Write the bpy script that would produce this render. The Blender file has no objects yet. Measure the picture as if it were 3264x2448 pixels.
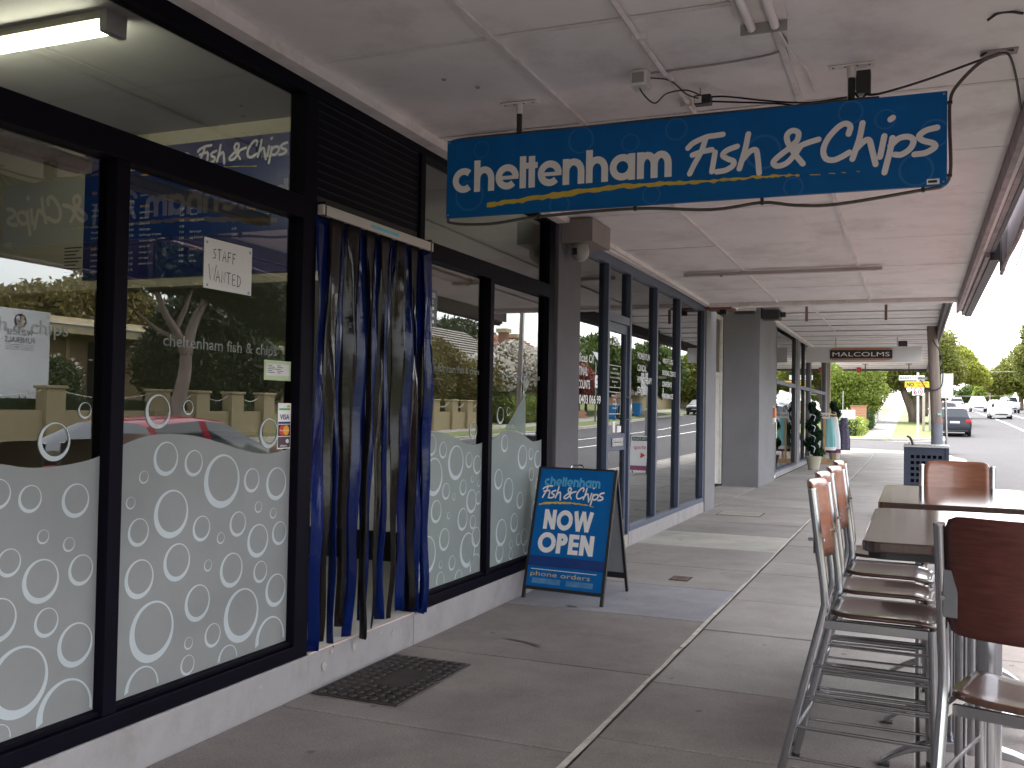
import bpy, bmesh, math, random
import numpy as np
from mathutils import Vector, Matrix

sc = bpy.context.scene
R = math.radians
PI = math.pi

# ------------------------------------------------------------------ camera
FPX, PW = 3080.0, 3264.0
yaw, pitch, roll = R(22.633), R(1.462), R(1.0)
fw = Vector((-math.sin(yaw) * math.cos(pitch), math.cos(yaw) * math.cos(pitch), math.sin(pitch)))
r0 = Vector((math.cos(yaw), math.sin(yaw), 0)); u0 = r0.cross(fw)
rt = r0 * math.cos(roll) + u0 * math.sin(roll)
up = -r0 * math.sin(roll) + u0 * math.cos(roll)
cd = bpy.data.cameras.new("camera"); cam = bpy.data.objects.new("camera", cd)
sc.collection.objects.link(cam)
m = Matrix((rt, up, -fw)).transposed().to_4x4(); m.translation = (2.92, 0, 1.5)
cam.matrix_world = m
cd.sensor_fit = 'HORIZONTAL'; cd.sensor_width = 36; cd.lens = 36 * FPX / PW
cd.clip_start = 0.05; cd.clip_end = 3000
sc.camera = cam

# ------------------------------------------------------------------ light
SUN_EL, SUN_AZ = R(64), R(-8)      # azimuth clockwise from +Y; veiled sun high over the street
wd = bpy.data.worlds.new("World"); sc.world = wd; wd.use_nodes = True
nt = wd.node_tree; nt.nodes.clear()
sky = nt.nodes.new("ShaderNodeTexSky"); sky.sky_type = 'NISHITA'; sky.sun_disc = False
sky.sun_elevation = SUN_EL; sky.sun_rotation = SUN_AZ
sky.air_density = 1.0; sky.dust_density = 3.0; sky.ozone_density = 1.0
hs = nt.nodes.new("ShaderNodeHueSaturation"); hs.inputs['Saturation'].default_value = 0.22
bgn = nt.nodes.new("ShaderNodeBackground"); bgn.inputs['Strength'].default_value = 0.15
wo = nt.nodes.new("ShaderNodeOutputWorld")
nt.links.new(sky.outputs[0], hs.inputs['Color']); nt.links.new(hs.outputs[0], bgn.inputs['Color'])
nt.links.new(bgn.outputs[0], wo.inputs['Surface'])
sl = bpy.data.lights.new("sun", 'SUN'); sl.energy = 0.9; sl.angle = R(28); sl.color = (1, .95, .87)
so = bpy.data.objects.new("sun", sl); sc.collection.objects.link(so)
sd = Vector((math.sin(SUN_AZ) * math.cos(SUN_EL), math.cos(SUN_AZ) * math.cos(SUN_EL), math.sin(SUN_EL)))
so.rotation_euler = sd.to_track_quat('Z', 'Y').to_euler()
so.location = sd * 60
vs = sc.view_settings
vs.view_transform = 'Standard'; vs.look = 'None'; vs.gamma = 1; vs.use_curve_mapping = False
vs.exposure = 2.98
cy = sc.cycles
cy.max_bounces = 10; cy.diffuse_bounces = 6; cy.glossy_bounces = 6; cy.transparent_max_bounces = 16; cy.transmission_bounces = 6
cy.caustics_reflective = False; cy.caustics_refractive = False
cy.sample_clamp_indirect = 6
try: cy.use_denoising = True
except Exception: pass

# ------------------------------------------------------------------ helpers
col = sc.collection
def s2l(c):
    return tuple(((v / 255) / 12.92 if v / 255 <= .04045 else (((v / 255) + .055) / 1.055) ** 2.4) for v in c)
def tag(o, label=None, cat=None, group=None, kind=None):
    if label: o['label'] = label
    if cat: o['category'] = cat
    if group: o['group'] = group
    if kind: o['kind'] = kind
    return o
def thing(name, label, cat, loc=(0, 0, 0), rz=0, group=None):
    o = bpy.data.objects.new(name, None); col.objects.link(o)
    o.location = loc; o.rotation_euler = (0, 0, rz); o.empty_display_size = .2
    return tag(o, label, cat, group)
def copy_tree(o, parent=None):
    c = o.copy(); col.objects.link(c)
    if parent: c.parent = parent
    for ch in [k for k in bpy.data.objects if k.parent == o]: copy_tree(ch, c)
    return c
def origin(p):
    v = Vector((0, 0, 0))
    while p is not None:
        v = v + Vector(p.location); p = p.parent
    return v

class MB:
    def __init__(s): s.v = []; s.f = []
    def add(s, vs, fs):
        b = len(s.v); s.v += [tuple(q) for q in vs]; s.f += [tuple(i + b for i in f) for f in fs]; return s
    def box(s, x0, x1, y0, y1, z0, z1, M=None):
        vs = [Vector(p) for p in ((x0, y0, z0), (x1, y0, z0), (x1, y1, z0), (x0, y1, z0), (x0, y0, z1), (x1, y0, z1), (x1, y1, z1), (x0, y1, z1))]
        if M is not None: vs = [M @ q for q in vs]
        return s.add(vs, [(0, 3, 2, 1), (4, 5, 6, 7), (0, 1, 5, 4), (1, 2, 6, 5), (2, 3, 7, 6), (3, 0, 4, 7)])
    def quad(s, a, b, c, d): return s.add([a, b, c, d], [(0, 1, 2, 3)])
    def tube(s, pts, r, n=8, cap=True):
        pts = [Vector(p) for p in pts]; rs = r if isinstance(r, (list, tuple)) else [r] * len(pts)
        rings = []; ref = None
        for i, p in enumerate(pts):
            a = pts[max(i - 1, 0)]; b = pts[min(i + 1, len(pts) - 1)]
            t = (b - a).normalized()
            if ref is None:
                ref = Vector((0, 0, 1)) if abs(t.z) < .9 else Vector((1, 0, 0))
            u = ref.cross(t)
            if u.length < 1e-6: u = Vector((0, 1, 0)).cross(t)
            u.normalize(); w = t.cross(u); ref = w
            rings.append([p + (u * math.cos(2 * PI * k / n) + w * math.sin(2 * PI * k / n)) * rs[i] for k in range(n)])
        vs = [q for g in rings for q in g]; fs = []
        for i in range(len(pts) - 1):
            for k in range(n):
                k2 = (k + 1) % n
                fs.append((i * n + k, i * n + k2, (i + 1) * n + k2, (i + 1) * n + k))
        if cap:
            fs.append(tuple(range(n))[::-1]); e = (len(pts) - 1) * n; fs.append(tuple(range(e, e + n)))
        return s.add(vs, fs)
    def lathe(s, prof, c=(0, 0, 0), n=16, axis='z'):
        vs = []; fs = []
        for r_, h in prof:
            for k in range(n):
                a = 2 * PI * k / n; x, y = r_ * math.cos(a), r_ * math.sin(a)
                q = (x, y, h) if axis == 'z' else ((h, x, y) if axis == 'x' else (x, h, y))
                vs.append((q[0] + c[0], q[1] + c[1], q[2] + c[2]))
        for i in range(len(prof) - 1):
            for k in range(n):
                k2 = (k + 1) % n
                fs.append((i * n + k, i * n + k2, (i + 1) * n + k2, (i + 1) * n + k))
        fs.append(tuple(range(n))[::-1]); e = (len(prof) - 1) * n; fs.append(tuple(range(e, e + n)))
        return s.add(vs, fs)
    def prism(s, poly, o, ux, uy, d):
        """polygon poly (2D) in the plane o,ux,uy, thickened by vector d"""
        o, ux, uy, d = map(Vector, (o, ux, uy, d)); n = len(poly)
        a = [o + ux * p[0] + uy * p[1] for p in poly]; b = [q + d for q in a]
        fs = [tuple(range(n))[::-1], tuple(range(n, 2 * n))] + [(i, (i + 1) % n, (i + 1) % n + n, i + n) for i in range(n)]
        return s.add(a + b, fs)
    def grid(s, fn, nu, nv):
        vs = [fn(i / nu, j / nv) for j in range(nv + 1) for i in range(nu + 1)]
        fs = [(j * (nu + 1) + i, j * (nu + 1) + i + 1, (j + 1) * (nu + 1) + i + 1, (j + 1) * (nu + 1) + i) for j in range(nv) for i in range(nu)]
        return s.add(vs, fs)
    def mesh(s, name, off=(0, 0, 0), smooth=False):
        me = bpy.data.meshes.new(name); o = Vector(off)
        me.from_pydata([(q[0] - o.x, q[1] - o.y, q[2] - o.z) for q in s.v], [], s.f); me.update()
        if smooth: me.polygons.foreach_set('use_smooth', [True] * len(me.polygons))
        return me
    def build(s, name, mat, parent=None, smooth=False, bevel=0, local=False, solid=0, label=None, split=True, recalc=True):
        off = (0, 0, 0) if (local or parent is None) else origin(parent)
        me = s.mesh(name, off, smooth)
        if recalc:
            bm = bmesh.new(); bm.from_mesh(me); bmesh.ops.recalc_face_normals(bm, faces=bm.faces[:]); bm.to_mesh(me); bm.free()
            if smooth: me.polygons.foreach_set('use_smooth', [True] * len(me.polygons))
        me.materials.append(mat)
        o = bpy.data.objects.new(name, me); col.objects.link(o)
        if parent is not None: o.parent = parent
        if solid:
            md = o.modifiers.new('solid', 'SOLIDIFY'); md.thickness = solid; md.offset = 0
        if bevel:
            md = o.modifiers.new('bevel', 'BEVEL'); md.width = bevel; md.segments = 2; md.limit_method = 'ANGLE'; md.angle_limit = R(40)
        if smooth and split:
            md = o.modifiers.new('es', 'EDGE_SPLIT'); md.split_angle = R(38)
        if label: o['label'] = label
        return o
def bx(name, mat, parent, x0, x1, y0, y1, z0, z1, bevel=0, **k):
    return MB().box(x0, x1, y0, y1, z0, z1).build(name, mat, parent, bevel=bevel, **k)
def catmull(pts, k=6):
    P = [Vector(p) for p in pts]
    if len(P) < 3: return P
    P = [P[0] * 2 - P[1]] + P + [P[-1] * 2 - P[-2]]; out = []
    for i in range(1, len(P) - 2):
        for j in range(k):
            t = j / k; a, b, c, d = P[i - 1], P[i], P[i + 1], P[i + 2]
            out.append(.5 * ((2 * b) + (c - a) * t + (2 * a - 5 * b + 4 * c - d) * t * t + (3 * b - a - 3 * c + d) * t ** 3))
    out.append(P[-2]); return out
def arc(cx, cy_, rx, ry, a0, a1, n=14):
    return [(cx + rx * math.cos(R(a0 + (a1 - a0) * i / n)), cy_ + ry * math.sin(R(a0 + (a1 - a0) * i / n))) for i in range(n + 1)]

# ------------------------------------------------------------------ materials
def _n(nt, t, **k):
    n = nt.nodes.new(t)
    for a, b in k.items(): setattr(n, a, b)
    return n
def M(name, c, rough=.6, metal=0., var=.12, vs=3., bump=0., bs=60., spec=.5, dirt=None, dirt_amt=.0, dirt_s=1.2, rnd=0., coat=0., stretch=None, alpha=None, emit=None, trans=0.):
    mt = bpy.data.materials.new(name); mt.use_nodes = True; nt = mt.node_tree
    b = nt.nodes['Principled BSDF']; b.inputs['Roughness'].default_value = rough; b.inputs['Metallic'].default_value = metal
    b.inputs['Specular IOR Level'].default_value = spec
    if coat: b.inputs['Coat Weight'].default_value = coat; b.inputs['Coat Roughness'].default_value = .08
    if trans: b.inputs['Transmission Weight'].default_value = trans
    tc = _n(nt, 'ShaderNodeTexCoord'); src = tc.outputs['Object']
    if stretch:
        mp = _n(nt, 'ShaderNodeMapping'); mp.inputs['Scale'].default_value = stretch
        nt.links.new(src, mp.inputs['Vector']); src = mp.outputs[0]
    cc = [min(1, v) for v in c]
    if var or dirt:
        no = _n(nt, 'ShaderNodeTexNoise'); no.inputs['Scale'].default_value = vs; no.inputs['Detail'].default_value = 7; no.inputs['Roughness'].default_value = .62
        nt.links.new(src, no.inputs['Vector'])
        rp = _n(nt, 'ShaderNodeValToRGB'); rp.color_ramp.elements[0].position = .3; rp.color_ramp.elements[1].position = .7
        rp.color_ramp.elements[0].color = (*[v * (1 - var) for v in cc], 1); rp.color_ramp.elements[1].color = (*[min(1, v * (1 + var)) for v in cc], 1)
        nt.links.new(no.outputs['Fac'], rp.inputs['Fac']); out = rp.outputs['Color']
    else:
        rgb = _n(nt, 'ShaderNodeRGB'); rgb.outputs[0].default_value = (*cc, 1); out = rgb.outputs[0]
    if rnd:
        oi = _n(nt, 'ShaderNodeObjectInfo'); mr = _n(nt, 'ShaderNodeMapRange'); mr.inputs['To Min'].default_value = 1 - rnd; mr.inputs['To Max'].default_value = 1 + rnd
        nt.links.new(oi.outputs['Random'], mr.inputs['Value'])
        vm = _n(nt, 'ShaderNodeVectorMath', operation='SCALE'); nt.links.new(out, vm.inputs[0]); nt.links.new(mr.outputs[0], vm.inputs['Scale']); out = vm.outputs[0]
    if dirt:
        n2 = _n(nt, 'ShaderNodeTexNoise'); n2.inputs['Scale'].default_value = dirt_s; n2.inputs['Detail'].default_value = 9; n2.inputs['Roughness'].default_value = .7
        nt.links.new(src, n2.inputs['Vector'])
        r2 = _n(nt, 'ShaderNodeValToRGB'); r2.color_ramp.elements[0].position = .5; r2.color_ramp.elements[1].position = .75
        r2.color_ramp.elements[0].color = (0, 0, 0, 1); r2.color_ramp.elements[1].color = (dirt_amt,) * 3 + (1,)
        nt.links.new(n2.outputs['Fac'], r2.inputs['Fac'])
        mx = _n(nt, 'ShaderNodeMix', data_type='RGBA'); nt.links.new(r2.outputs['Color'], mx.inputs['Factor'])
        nt.links.new(out, mx.inputs['A']); mx.inputs['B'].default_value = (*dirt, 1); out = mx.outputs['Result']
    nt.links.new(out, b.inputs['Base Color'])
    if bump:
        nb = _n(nt, 'ShaderNodeTexNoise'); nb.inputs['Scale'].default_value = bs; nb.inputs['Detail'].default_value = 6
        nt.links.new(src, nb.inputs['Vector']); bp = _n(nt, 'ShaderNodeBump'); bp.inputs['Strength'].default_value = bump; bp.inputs['Distance'].default_value = .01
        nt.links.new(nb.outputs['Fac'], bp.inputs['Height']); nt.links.new(bp.outputs[0], b.inputs['Normal'])
    if emit: b.inputs['Emission Color'].default_value = (*emit[0], 1); b.inputs['Emission Strength'].default_value = emit[1]
    return mt
def glass(name, tint=(.82, .86, .85), ior=1.9, wav=.0):
    mt = bpy.data.materials.new(name); mt.use_nodes = True; nt = mt.node_tree; nt.nodes.clear()
    fr = _n(nt, 'ShaderNodeFresnel'); fr.inputs['IOR'].default_value = ior
    tr = _n(nt, 'ShaderNodeBsdfTransparent'); tr.inputs['Color'].default_value = (*tint, 1)
    gl = _n(nt, 'ShaderNodeBsdfGlossy'); gl.inputs['Roughness'].default_value = .0; gl.inputs['Color'].default_value = (.95, .97, .97, 1)
    mx = _n(nt, 'ShaderNodeMixShader'); o = _n(nt, 'ShaderNodeOutputMaterial')
    if wav:
        tc = _n(nt, 'ShaderNodeTexCoord'); no = _n(nt, 'ShaderNodeTexNoise'); no.inputs['Scale'].default_value = .9; no.inputs['Detail'].default_value = 1
        nt.links.new(tc.outputs['Object'], no.inputs['Vector']); bp = _n(nt, 'ShaderNodeBump'); bp.inputs['Strength'].default_value = wav; bp.inputs['Distance'].default_value = .02
        nt.links.new(no.outputs['Fac'], bp.inputs['Height']); nt.links.new(bp.outputs[0], gl.inputs['Normal'])
    nt.links.new(fr.outputs[0], mx.inputs[0]); nt.links.new(tr.outputs[0], mx.inputs[1]); nt.links.new(gl.outputs[0], mx.inputs[2]); nt.links.new(mx.outputs[0], o.inputs['Surface'])
    return mt
def film(name, c, op=.9):
    """frosted vinyl on glass: diffuse + translucent with a little see-through"""
    mt = bpy.data.materials.new(name); mt.use_nodes = True; nt = mt.node_tree; nt.nodes.clear()
    d = _n(nt, 'ShaderNodeBsdfDiffuse'); d.inputs['Color'].default_value = (*c, 1)
    tc = _n(nt, 'ShaderNodeTexCoord'); nz = _n(nt, 'ShaderNodeTexNoise'); nz.inputs['Scale'].default_value = 2.2; nz.inputs['Detail'].default_value = 8; nz.inputs['Roughness'].default_value = .7; nt.links.new(tc.outputs['Object'], nz.inputs['Vector'])
    rp = _n(nt, 'ShaderNodeValToRGB'); rp.color_ramp.elements[0].position = .3; rp.color_ramp.elements[1].position = .7; rp.color_ramp.elements[0].color = (*[v * .86 for v in c], 1); rp.color_ramp.elements[1].color = (*[min(1, v * 1.08) for v in c], 1); nt.links.new(nz.outputs['Fac'], rp.inputs['Fac']); nt.links.new(rp.outputs[0], d.inputs['Color'])
    t = _n(nt, 'ShaderNodeBsdfTranslucent'); t.inputs['Color'].default_value = (*c, 1)
    tr = _n(nt, 'ShaderNodeBsdfTransparent'); o = _n(nt, 'ShaderNodeOutputMaterial')
    a = _n(nt, 'ShaderNodeMixShader'); a.inputs[0].default_value = .35; b = _n(nt, 'ShaderNodeMixShader'); b.inputs[0].default_value = op
    nt.links.new(d.outputs[0], a.inputs[1]); nt.links.new(t.outputs[0], a.inputs[2]); nt.links.new(tr.outputs[0], b.inputs[1]); nt.links.new(a.outputs[0], b.inputs[2]); nt.links.new(b.outputs[0], o.inputs['Surface'])
    return mt
def leafmat(name, c, var=.45, c2=None):
    mt = bpy.data.materials.new(name); mt.use_nodes = True; nt = mt.node_tree; nt.nodes.clear()
    g = _n(nt, 'ShaderNodeNewGeometry'); rp = _n(nt, 'ShaderNodeValToRGB')
    rp.color_ramp.elements[0].color = (*[v * (1 - var) for v in c], 1); rp.color_ramp.elements[1].color = (*[min(1, v * (1 + var)) for v in (c2 or c)], 1)
    tc = _n(nt, 'ShaderNodeTexCoord'); no = _n(nt, 'ShaderNodeTexNoise'); no.inputs['Scale'].default_value = .9; no.inputs['Detail'].default_value = 3
    nt.links.new(tc.outputs['Object'], no.inputs['Vector'])
    mm = _n(nt, 'ShaderNodeMath', operation='ADD'); m2 = _n(nt, 'ShaderNodeMath', operation='MULTIPLY'); m2.inputs[1].default_value = .5
    nt.links.new(g.outputs['Random Per Island'], mm.inputs[0]); nt.links.new(no.outputs['Fac'], mm.inputs[1]); nt.links.new(mm.outputs[0], m2.inputs[0]); nt.links.new(m2.outputs[0], rp.inputs['Fac'])
    d = _n(nt, 'ShaderNodeBsdfPrincipled'); d.inputs['Roughness'].default_value = .55; d.inputs['Specular IOR Level'].default_value = .3
    t = _n(nt, 'ShaderNodeBsdfTranslucent'); mx = _n(nt, 'ShaderNodeMixShader'); mx.inputs[0].default_value = .3; o = _n(nt, 'ShaderNodeOutputMaterial')
    nt.links.new(rp.outputs[0], d.inputs['Base Color']); nt.links.new(rp.outputs[0], t.inputs['Color'])
    nt.links.new(d.outputs[0], mx.inputs[1]); nt.links.new(t.outputs[0], mx.inputs[2]); nt.links.new(mx.outputs[0], o.inputs['Surface'])
    return mt

def gritty(mt, amt=.16, gum=.45):
    nt = mt.node_tree; b = nt.nodes['Principled BSDF']; src = b.inputs['Base Color'].links[0].from_socket; tc = [n for n in nt.nodes if n.type == 'TEX_COORD'][0]
    geo = _n(nt, 'ShaderNodeNewGeometry')
    n1 = _n(nt, 'ShaderNodeTexNoise'); n1.inputs['Scale'].default_value = 95; n1.inputs['Detail'].default_value = 3; nt.links.new(geo.outputs['Position'], n1.inputs['Vector'])
    mr = _n(nt, 'ShaderNodeMapRange'); mr.inputs['From Min'].default_value = .3; mr.inputs['From Max'].default_value = .7; mr.inputs['To Min'].default_value = 1 - amt; mr.inputs['To Max'].default_value = 1 + amt; nt.links.new(n1.outputs['Fac'], mr.inputs['Value'])
    vo = _n(nt, 'ShaderNodeTexVoronoi'); vo.inputs['Scale'].default_value = 2.6; nt.links.new(geo.outputs['Position'], vo.inputs['Vector'])
    nz = _n(nt, 'ShaderNodeTexNoise'); nz.inputs['Scale'].default_value = 30; nt.links.new(geo.outputs['Position'], nz.inputs['Vector'])
    ad = _n(nt, 'ShaderNodeMath', operation='MULTIPLY_ADD'); ad.inputs[1].default_value = .05; nt.links.new(nz.outputs['Fac'], ad.inputs[0]); nt.links.new(vo.outputs['Distance'], ad.inputs[2])
    sm = _n(nt, 'ShaderNodeMapRange'); sm.interpolation_type = 'SMOOTHSTEP'; sm.inputs['From Min'].default_value = .06; sm.inputs['From Max'].default_value = .085; sm.inputs['To Min'].default_value = 1 - gum; sm.inputs['To Max'].default_value = 1; nt.links.new(ad.outputs[0], sm.inputs['Value'])
    n3 = _n(nt, 'ShaderNodeTexNoise'); n3.inputs['Scale'].default_value = .7; n3.inputs['Detail'].default_value = 8; n3.inputs['Roughness'].default_value = .7; nt.links.new(geo.outputs['Position'], n3.inputs['Vector'])
    m3 = _n(nt, 'ShaderNodeMapRange'); m3.inputs['From Min'].default_value = .35; m3.inputs['From Max'].default_value = .65; m3.inputs['To Min'].default_value = .80; m3.inputs['To Max'].default_value = 1.12; nt.links.new(n3.outputs['Fac'], m3.inputs['Value'])
    p = _n(nt, 'ShaderNodeMath', operation='MULTIPLY'); nt.links.new(mr.outputs[0], p.inputs[0]); nt.links.new(sm.outputs[0], p.inputs[1])
    p2 = _n(nt, 'ShaderNodeMath', operation='MULTIPLY'); nt.links.new(p.outputs[0], p2.inputs[0]); nt.links.new(m3.outputs[0], p2.inputs[1])
    v = _n(nt, 'ShaderNodeVectorMath', operation='SCALE'); nt.links.new(src, v.inputs[0]); nt.links.new(p2.outputs[0], v.inputs['Scale']); nt.links.new(v.outputs[0], b.inputs['Base Color']); return mt
CONC = M('concrete', (.30, .275, .255), .85, var=.14, vs=2.2, bump=.2, bs=120, dirt=(.14, .115, .105), dirt_amt=.7, dirt_s=1.1, rnd=.05)
CONC_DK = M('darkened old concrete', (.235, .203, .187), .85, var=.18, vs=1.8, bump=.3, bs=120, dirt=(.085, .066, .06), dirt_amt=.85, dirt_s=.9, rnd=.05)
CONC_BL = M('new bluish concrete', (.275, .265, .285), .85, var=.1, vs=2.5, bump=.2, bs=120, dirt=(.15, .14, .15), dirt_amt=.5)
CONC_LT = M('light concrete', (.36, .335, .285), .85, var=.12, vs=2.5, bump=.2, bs=120, dirt=(.2, .18, .15), dirt_amt=.5)
for _m in (CONC, CONC_DK, CONC_BL, CONC_LT): gritty(_m)
FARPATH = M('far path concrete', (.20, .185, .165), .85, var=.15, vs=1.5)
JOINT = M('dark joint base', (.06, .05, .045), .95, var=.3, vs=8)  # dark base colour under the slab gaps and cover rims
MORTAR = M('pale joint filler', (.52, .48, .42), .9, var=.25, vs=10, bump=.3)
ASPH = M('asphalt', (.050, .047, .050), .9, spec=.2, var=.18, vs=6, bump=.3, bs=200, dirt=(.07, .066, .066), dirt_amt=.6, dirt_s=.25)
KERBM = M('kerb concrete', (.30, .28, .25), .85, var=.15, vs=3, dirt=(.2, .18, .14), dirt_amt=.6)
LINE = M('road paint', (.75, .74, .72), .7, var=.1, vs=4)
GRASS = M('grass', (.085, .112, .018), .9, var=.4, vs=5, bump=.6, bs=90, dirt=(.16, .14, .04), dirt_amt=.5, dirt_s=.6)
EARTH = M('earth', (.12, .11, .05), .95, var=.35, vs=.3)
PLINTH = M('white painted plinth', (.29, .272, .275), .7, var=.08, vs=4, bump=.15, bs=60, dirt=(.2, .175, .16), dirt_amt=.7, dirt_s=3.5)
BLACKF = M('black aluminium', (.005, .004, .008), .5, var=.1, vs=6, spec=.04)
GREYF = M('blue grey aluminium', (.075, .09, .135), .45, metal=.0, spec=.3, var=.06, vs=5)
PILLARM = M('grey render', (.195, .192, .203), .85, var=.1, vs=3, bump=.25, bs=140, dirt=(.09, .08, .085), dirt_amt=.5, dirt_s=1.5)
SOFF = M('white soffit sheet', (.82, .785, .775), .75, var=.05, vs=3, dirt=(.48, .42, .40), dirt_amt=.7, dirt_s=1.3, bump=.06, bs=8)
BATT = M('white batten', (.74, .70, .685), .65, var=.06, vs=6, dirt=(.4, .35, .32), dirt_amt=.6, dirt_s=4)
FASC = M('weathered fascia', (.34, .29, .30), .75, var=.2, vs=5, dirt=(.14, .1, .1), dirt_amt=.8, dirt_s=3)
FASC_DK = M('dark fascia', (.055, .045, .055), .6, var=.2, vs=4)
BLUE = M('sign blue', (.003, .112, .35), .5, var=.10, vs=5, spec=.15)
BLUE_DK = M('dark sign blue', (.002, .03, .17), .45, var=.1, vs=8)
WHITE = M('white vinyl', (.80, .765, .75), .5, var=.03, vs=6)
YEL = M('yellow vinyl', (.60, .42, .05), .5, var=.1, vs=9)
PALEB = M('pale blue vinyl', (.08, .36, .62), .5, var=.04)
GHOST = M('faint blue ring print', (.006, .125, .375), .5, var=.1, vs=5)
GLASS = glass('shop glass', (.56, .58, .56), 2.2)
GLASS2 = glass('office glass', (.36, .40, .41), 2.6)
GLASS3 = glass('far glass', (.5, .55, .55), 2.4)
FILM = film('frosted film', (.41, .415, .42), .80)
WEDGE_G = film('pale translucent sheet', (.42, .50, .48), .62)
FILM_B = film('frosted film greenish', (.42, .465, .45), .76)
RINGM = film('clear white ring', (.66, .71, .74), .93)
FROSTL = film('etched lettering', (.42, .44, .43), .5)
STEEL = M('brushed steel', (.40, .40, .42), .22, metal=1, var=.06, vs=12, stretch=(1, 1, .2))
DULLST = M('dull steel plate', (.16, .16, .165), .5, metal=.3, var=.1, vs=10)
CHROME = M('polished steel', (.70, .70, .72), .15, metal=1, var=.04, vs=9)
WOOD_SHADE = M('shade darkened ply', (.075, .022, .017), .4, var=.3, vs=9, stretch=(1.2, 1.2, 9), coat=.1, spec=.3, bump=.05, bs=30)  # same ply as the other stool backs, with shade put into the colour
WOODS = M('walnut seat', (.072, .033, .022), .28, var=.3, vs=9, stretch=(1.5, 8, 1.5), coat=.5)
WOODB = M('red brown ply', (.25, .098, .056), .3, var=.22, vs=8, stretch=(1.2, 1.2, 7), coat=.3)
TABT = M('dark table laminate', (.050, .030, .024), .13, var=.25, vs=6, stretch=(7, 1, 1), coat=.7)
RUBBER = M('black rubber', (.030, .022, .021), .6, var=.25, vs=7, spec=.5, dirt=(.08, .06, .055), dirt_amt=.4, dirt_s=6)
BLACKP = M('black plastic', (.012, .011, .012), .45, var=.1)
GREYP = M('grey plastic', (.30, .29, .28), .5, var=.08)
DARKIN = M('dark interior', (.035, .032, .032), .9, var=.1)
CREAM = M('cream wall paint', (.42, .39, .28), .8, var=.05)
CEIL = M('shop ceiling', (.40, .40, .37), .85, var=.03)
TILE = M('white floor tile', (.60, .60, .60), .3, var=.06)
TEALW = M('pale teal laminate', (.72, .78, .77), .4, var=.04)
TUBE = M('lit tube', (1, 1, 1), .4, var=0, emit=((1.0, .96, .80), 8))
BLIND = M('rolled blind', (.50, .34, .27), .8, var=.12, vs=10, stretch=(1, 6, 1))
def pvc(name, c, tint, see):
    mt = M(name, c, .12, var=.5, vs=2.5, spec=.3, bump=.25, bs=9); nt = mt.node_tree; b = nt.nodes['Principled BSDF']; o = nt.nodes['Material Output']
    tr = _n(nt, 'ShaderNodeBsdfTransparent'); tr.inputs['Color'].default_value = (*tint, 1); mx = _n(nt, 'ShaderNodeMixShader'); mx.inputs[0].default_value = see
    nt.links.new(b.outputs[0], mx.inputs[1]); nt.links.new(tr.outputs[0], mx.inputs[2]); nt.links.new(mx.outputs[0], o.inputs['Surface']); return mt
PVCB = pvc('blue pvc strip', (.0025, .013, .095), (.02, .10, .55), .35)
PVCD = pvc('smoky pvc strip', (.010, .0085, .010), (.45, .36, .30), .40)
PAPER = M('white paper', (.62, .60, .60), .8, var=.03)
INK = M('ink', (.03, .03, .05), .8, var=0)
REDM = M('red paint', (.30, .02, .02), .4, var=.08)
ORANGE = M('orange paint', (.55, .17, .05), .5, var=.05)
# ------------------------------------------------------------------ lettering helpers
def text_mesh(s, size=1., bold=0., spacing=1.):
    cu = bpy.data.curves.new('t', 'FONT'); cu.body = s; cu.size = size; cu.offset = bold; cu.space_character = spacing
    cu.fill_mode = 'FRONT'; cu.resolution_u = 3
    o = bpy.data.objects.new('t', cu); col.objects.link(o)
    dg = bpy.context.evaluated_depsgraph_get(); me = bpy.data.meshes.new_from_object(o.evaluated_get(dg))
    v = [tuple(q.co) for q in me.vertices]; f = [tuple(p.vertices) for p in me.polygons]
    bpy.data.objects.remove(o); bpy.data.curves.remove(cu); bpy.data.meshes.remove(me)
    return v, f
def text(s, mat, parent, o, ux, uy, height, width=None, name='lettering', bold=0., align='L', lift=.0006, spacing=1.):
    v, f = text_mesh(s, 1., bold, spacing)
    if not v: return None
    xs = [q[0] for q in v]; ys = [q[1] for q in v]; x0, x1 = min(xs), max(xs)
    sy = height / .72; sx = sy if width is None else width / (x1 - x0)
    ux, uy, o = Vector(ux).normalized(), Vector(uy).normalized(), Vector(o); n = ux.cross(uy)
    sh = {'L': 0, 'C': (x1 - x0) / 2, 'R': (x1 - x0)}[align]
    mb = MB(); mb.add([o + ux * ((q[0] - x0 - sh) * sx) + uy * (q[1] * sy) + n * lift for q in v], f)
    return mb.build(name, mat, parent, recalc=False)
def stroke2d(pts, w, k=5, cap=True, taper=None):
    """ribbon along a 2D polyline: returns verts, faces"""
    P = [Vector((p[0], p[1])) for p in pts]
    if k: P = [Vector((q.x, q.y)) for q in catmull([Vector((p.x, p.y, 0)) for p in P], k)]
    V = []; F = []; n = len(P)
    for i, p in enumerate(P):
        t = (P[min(i + 1, n - 1)] - P[max(i - 1, 0)]); t = t.normalized() if t.length > 1e-9 else Vector((1, 0))
        nn = Vector((-t.y, t.x)); ww = w / 2 * (taper(i / max(n - 1, 1)) if taper else 1)
        V += [p + nn * ww, p - nn * ww]
    F += [(2 * i, 2 * i + 1, 2 * i + 3, 2 * i + 2) for i in range(n - 1)]
    if cap:
        for p, q in ((P[0], P[1]), (P[-1], P[-2])):
            t = (p - q).normalized(); a0 = math.atan2(t.y, t.x); b = len(V)
            ww = w / 2 * ((taper(0) if p is P[0] else taper(1)) if taper else 1)
            V += [p + Vector((math.cos(a0 + a), math.sin(a0 + a))) * ww for a in [PI / 2 - PI * j / 6 for j in range(7)]]
            F.append(tuple(range(b, b + 7))[::-1])
    return [(q.x, q.y) for q in V], F
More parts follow.
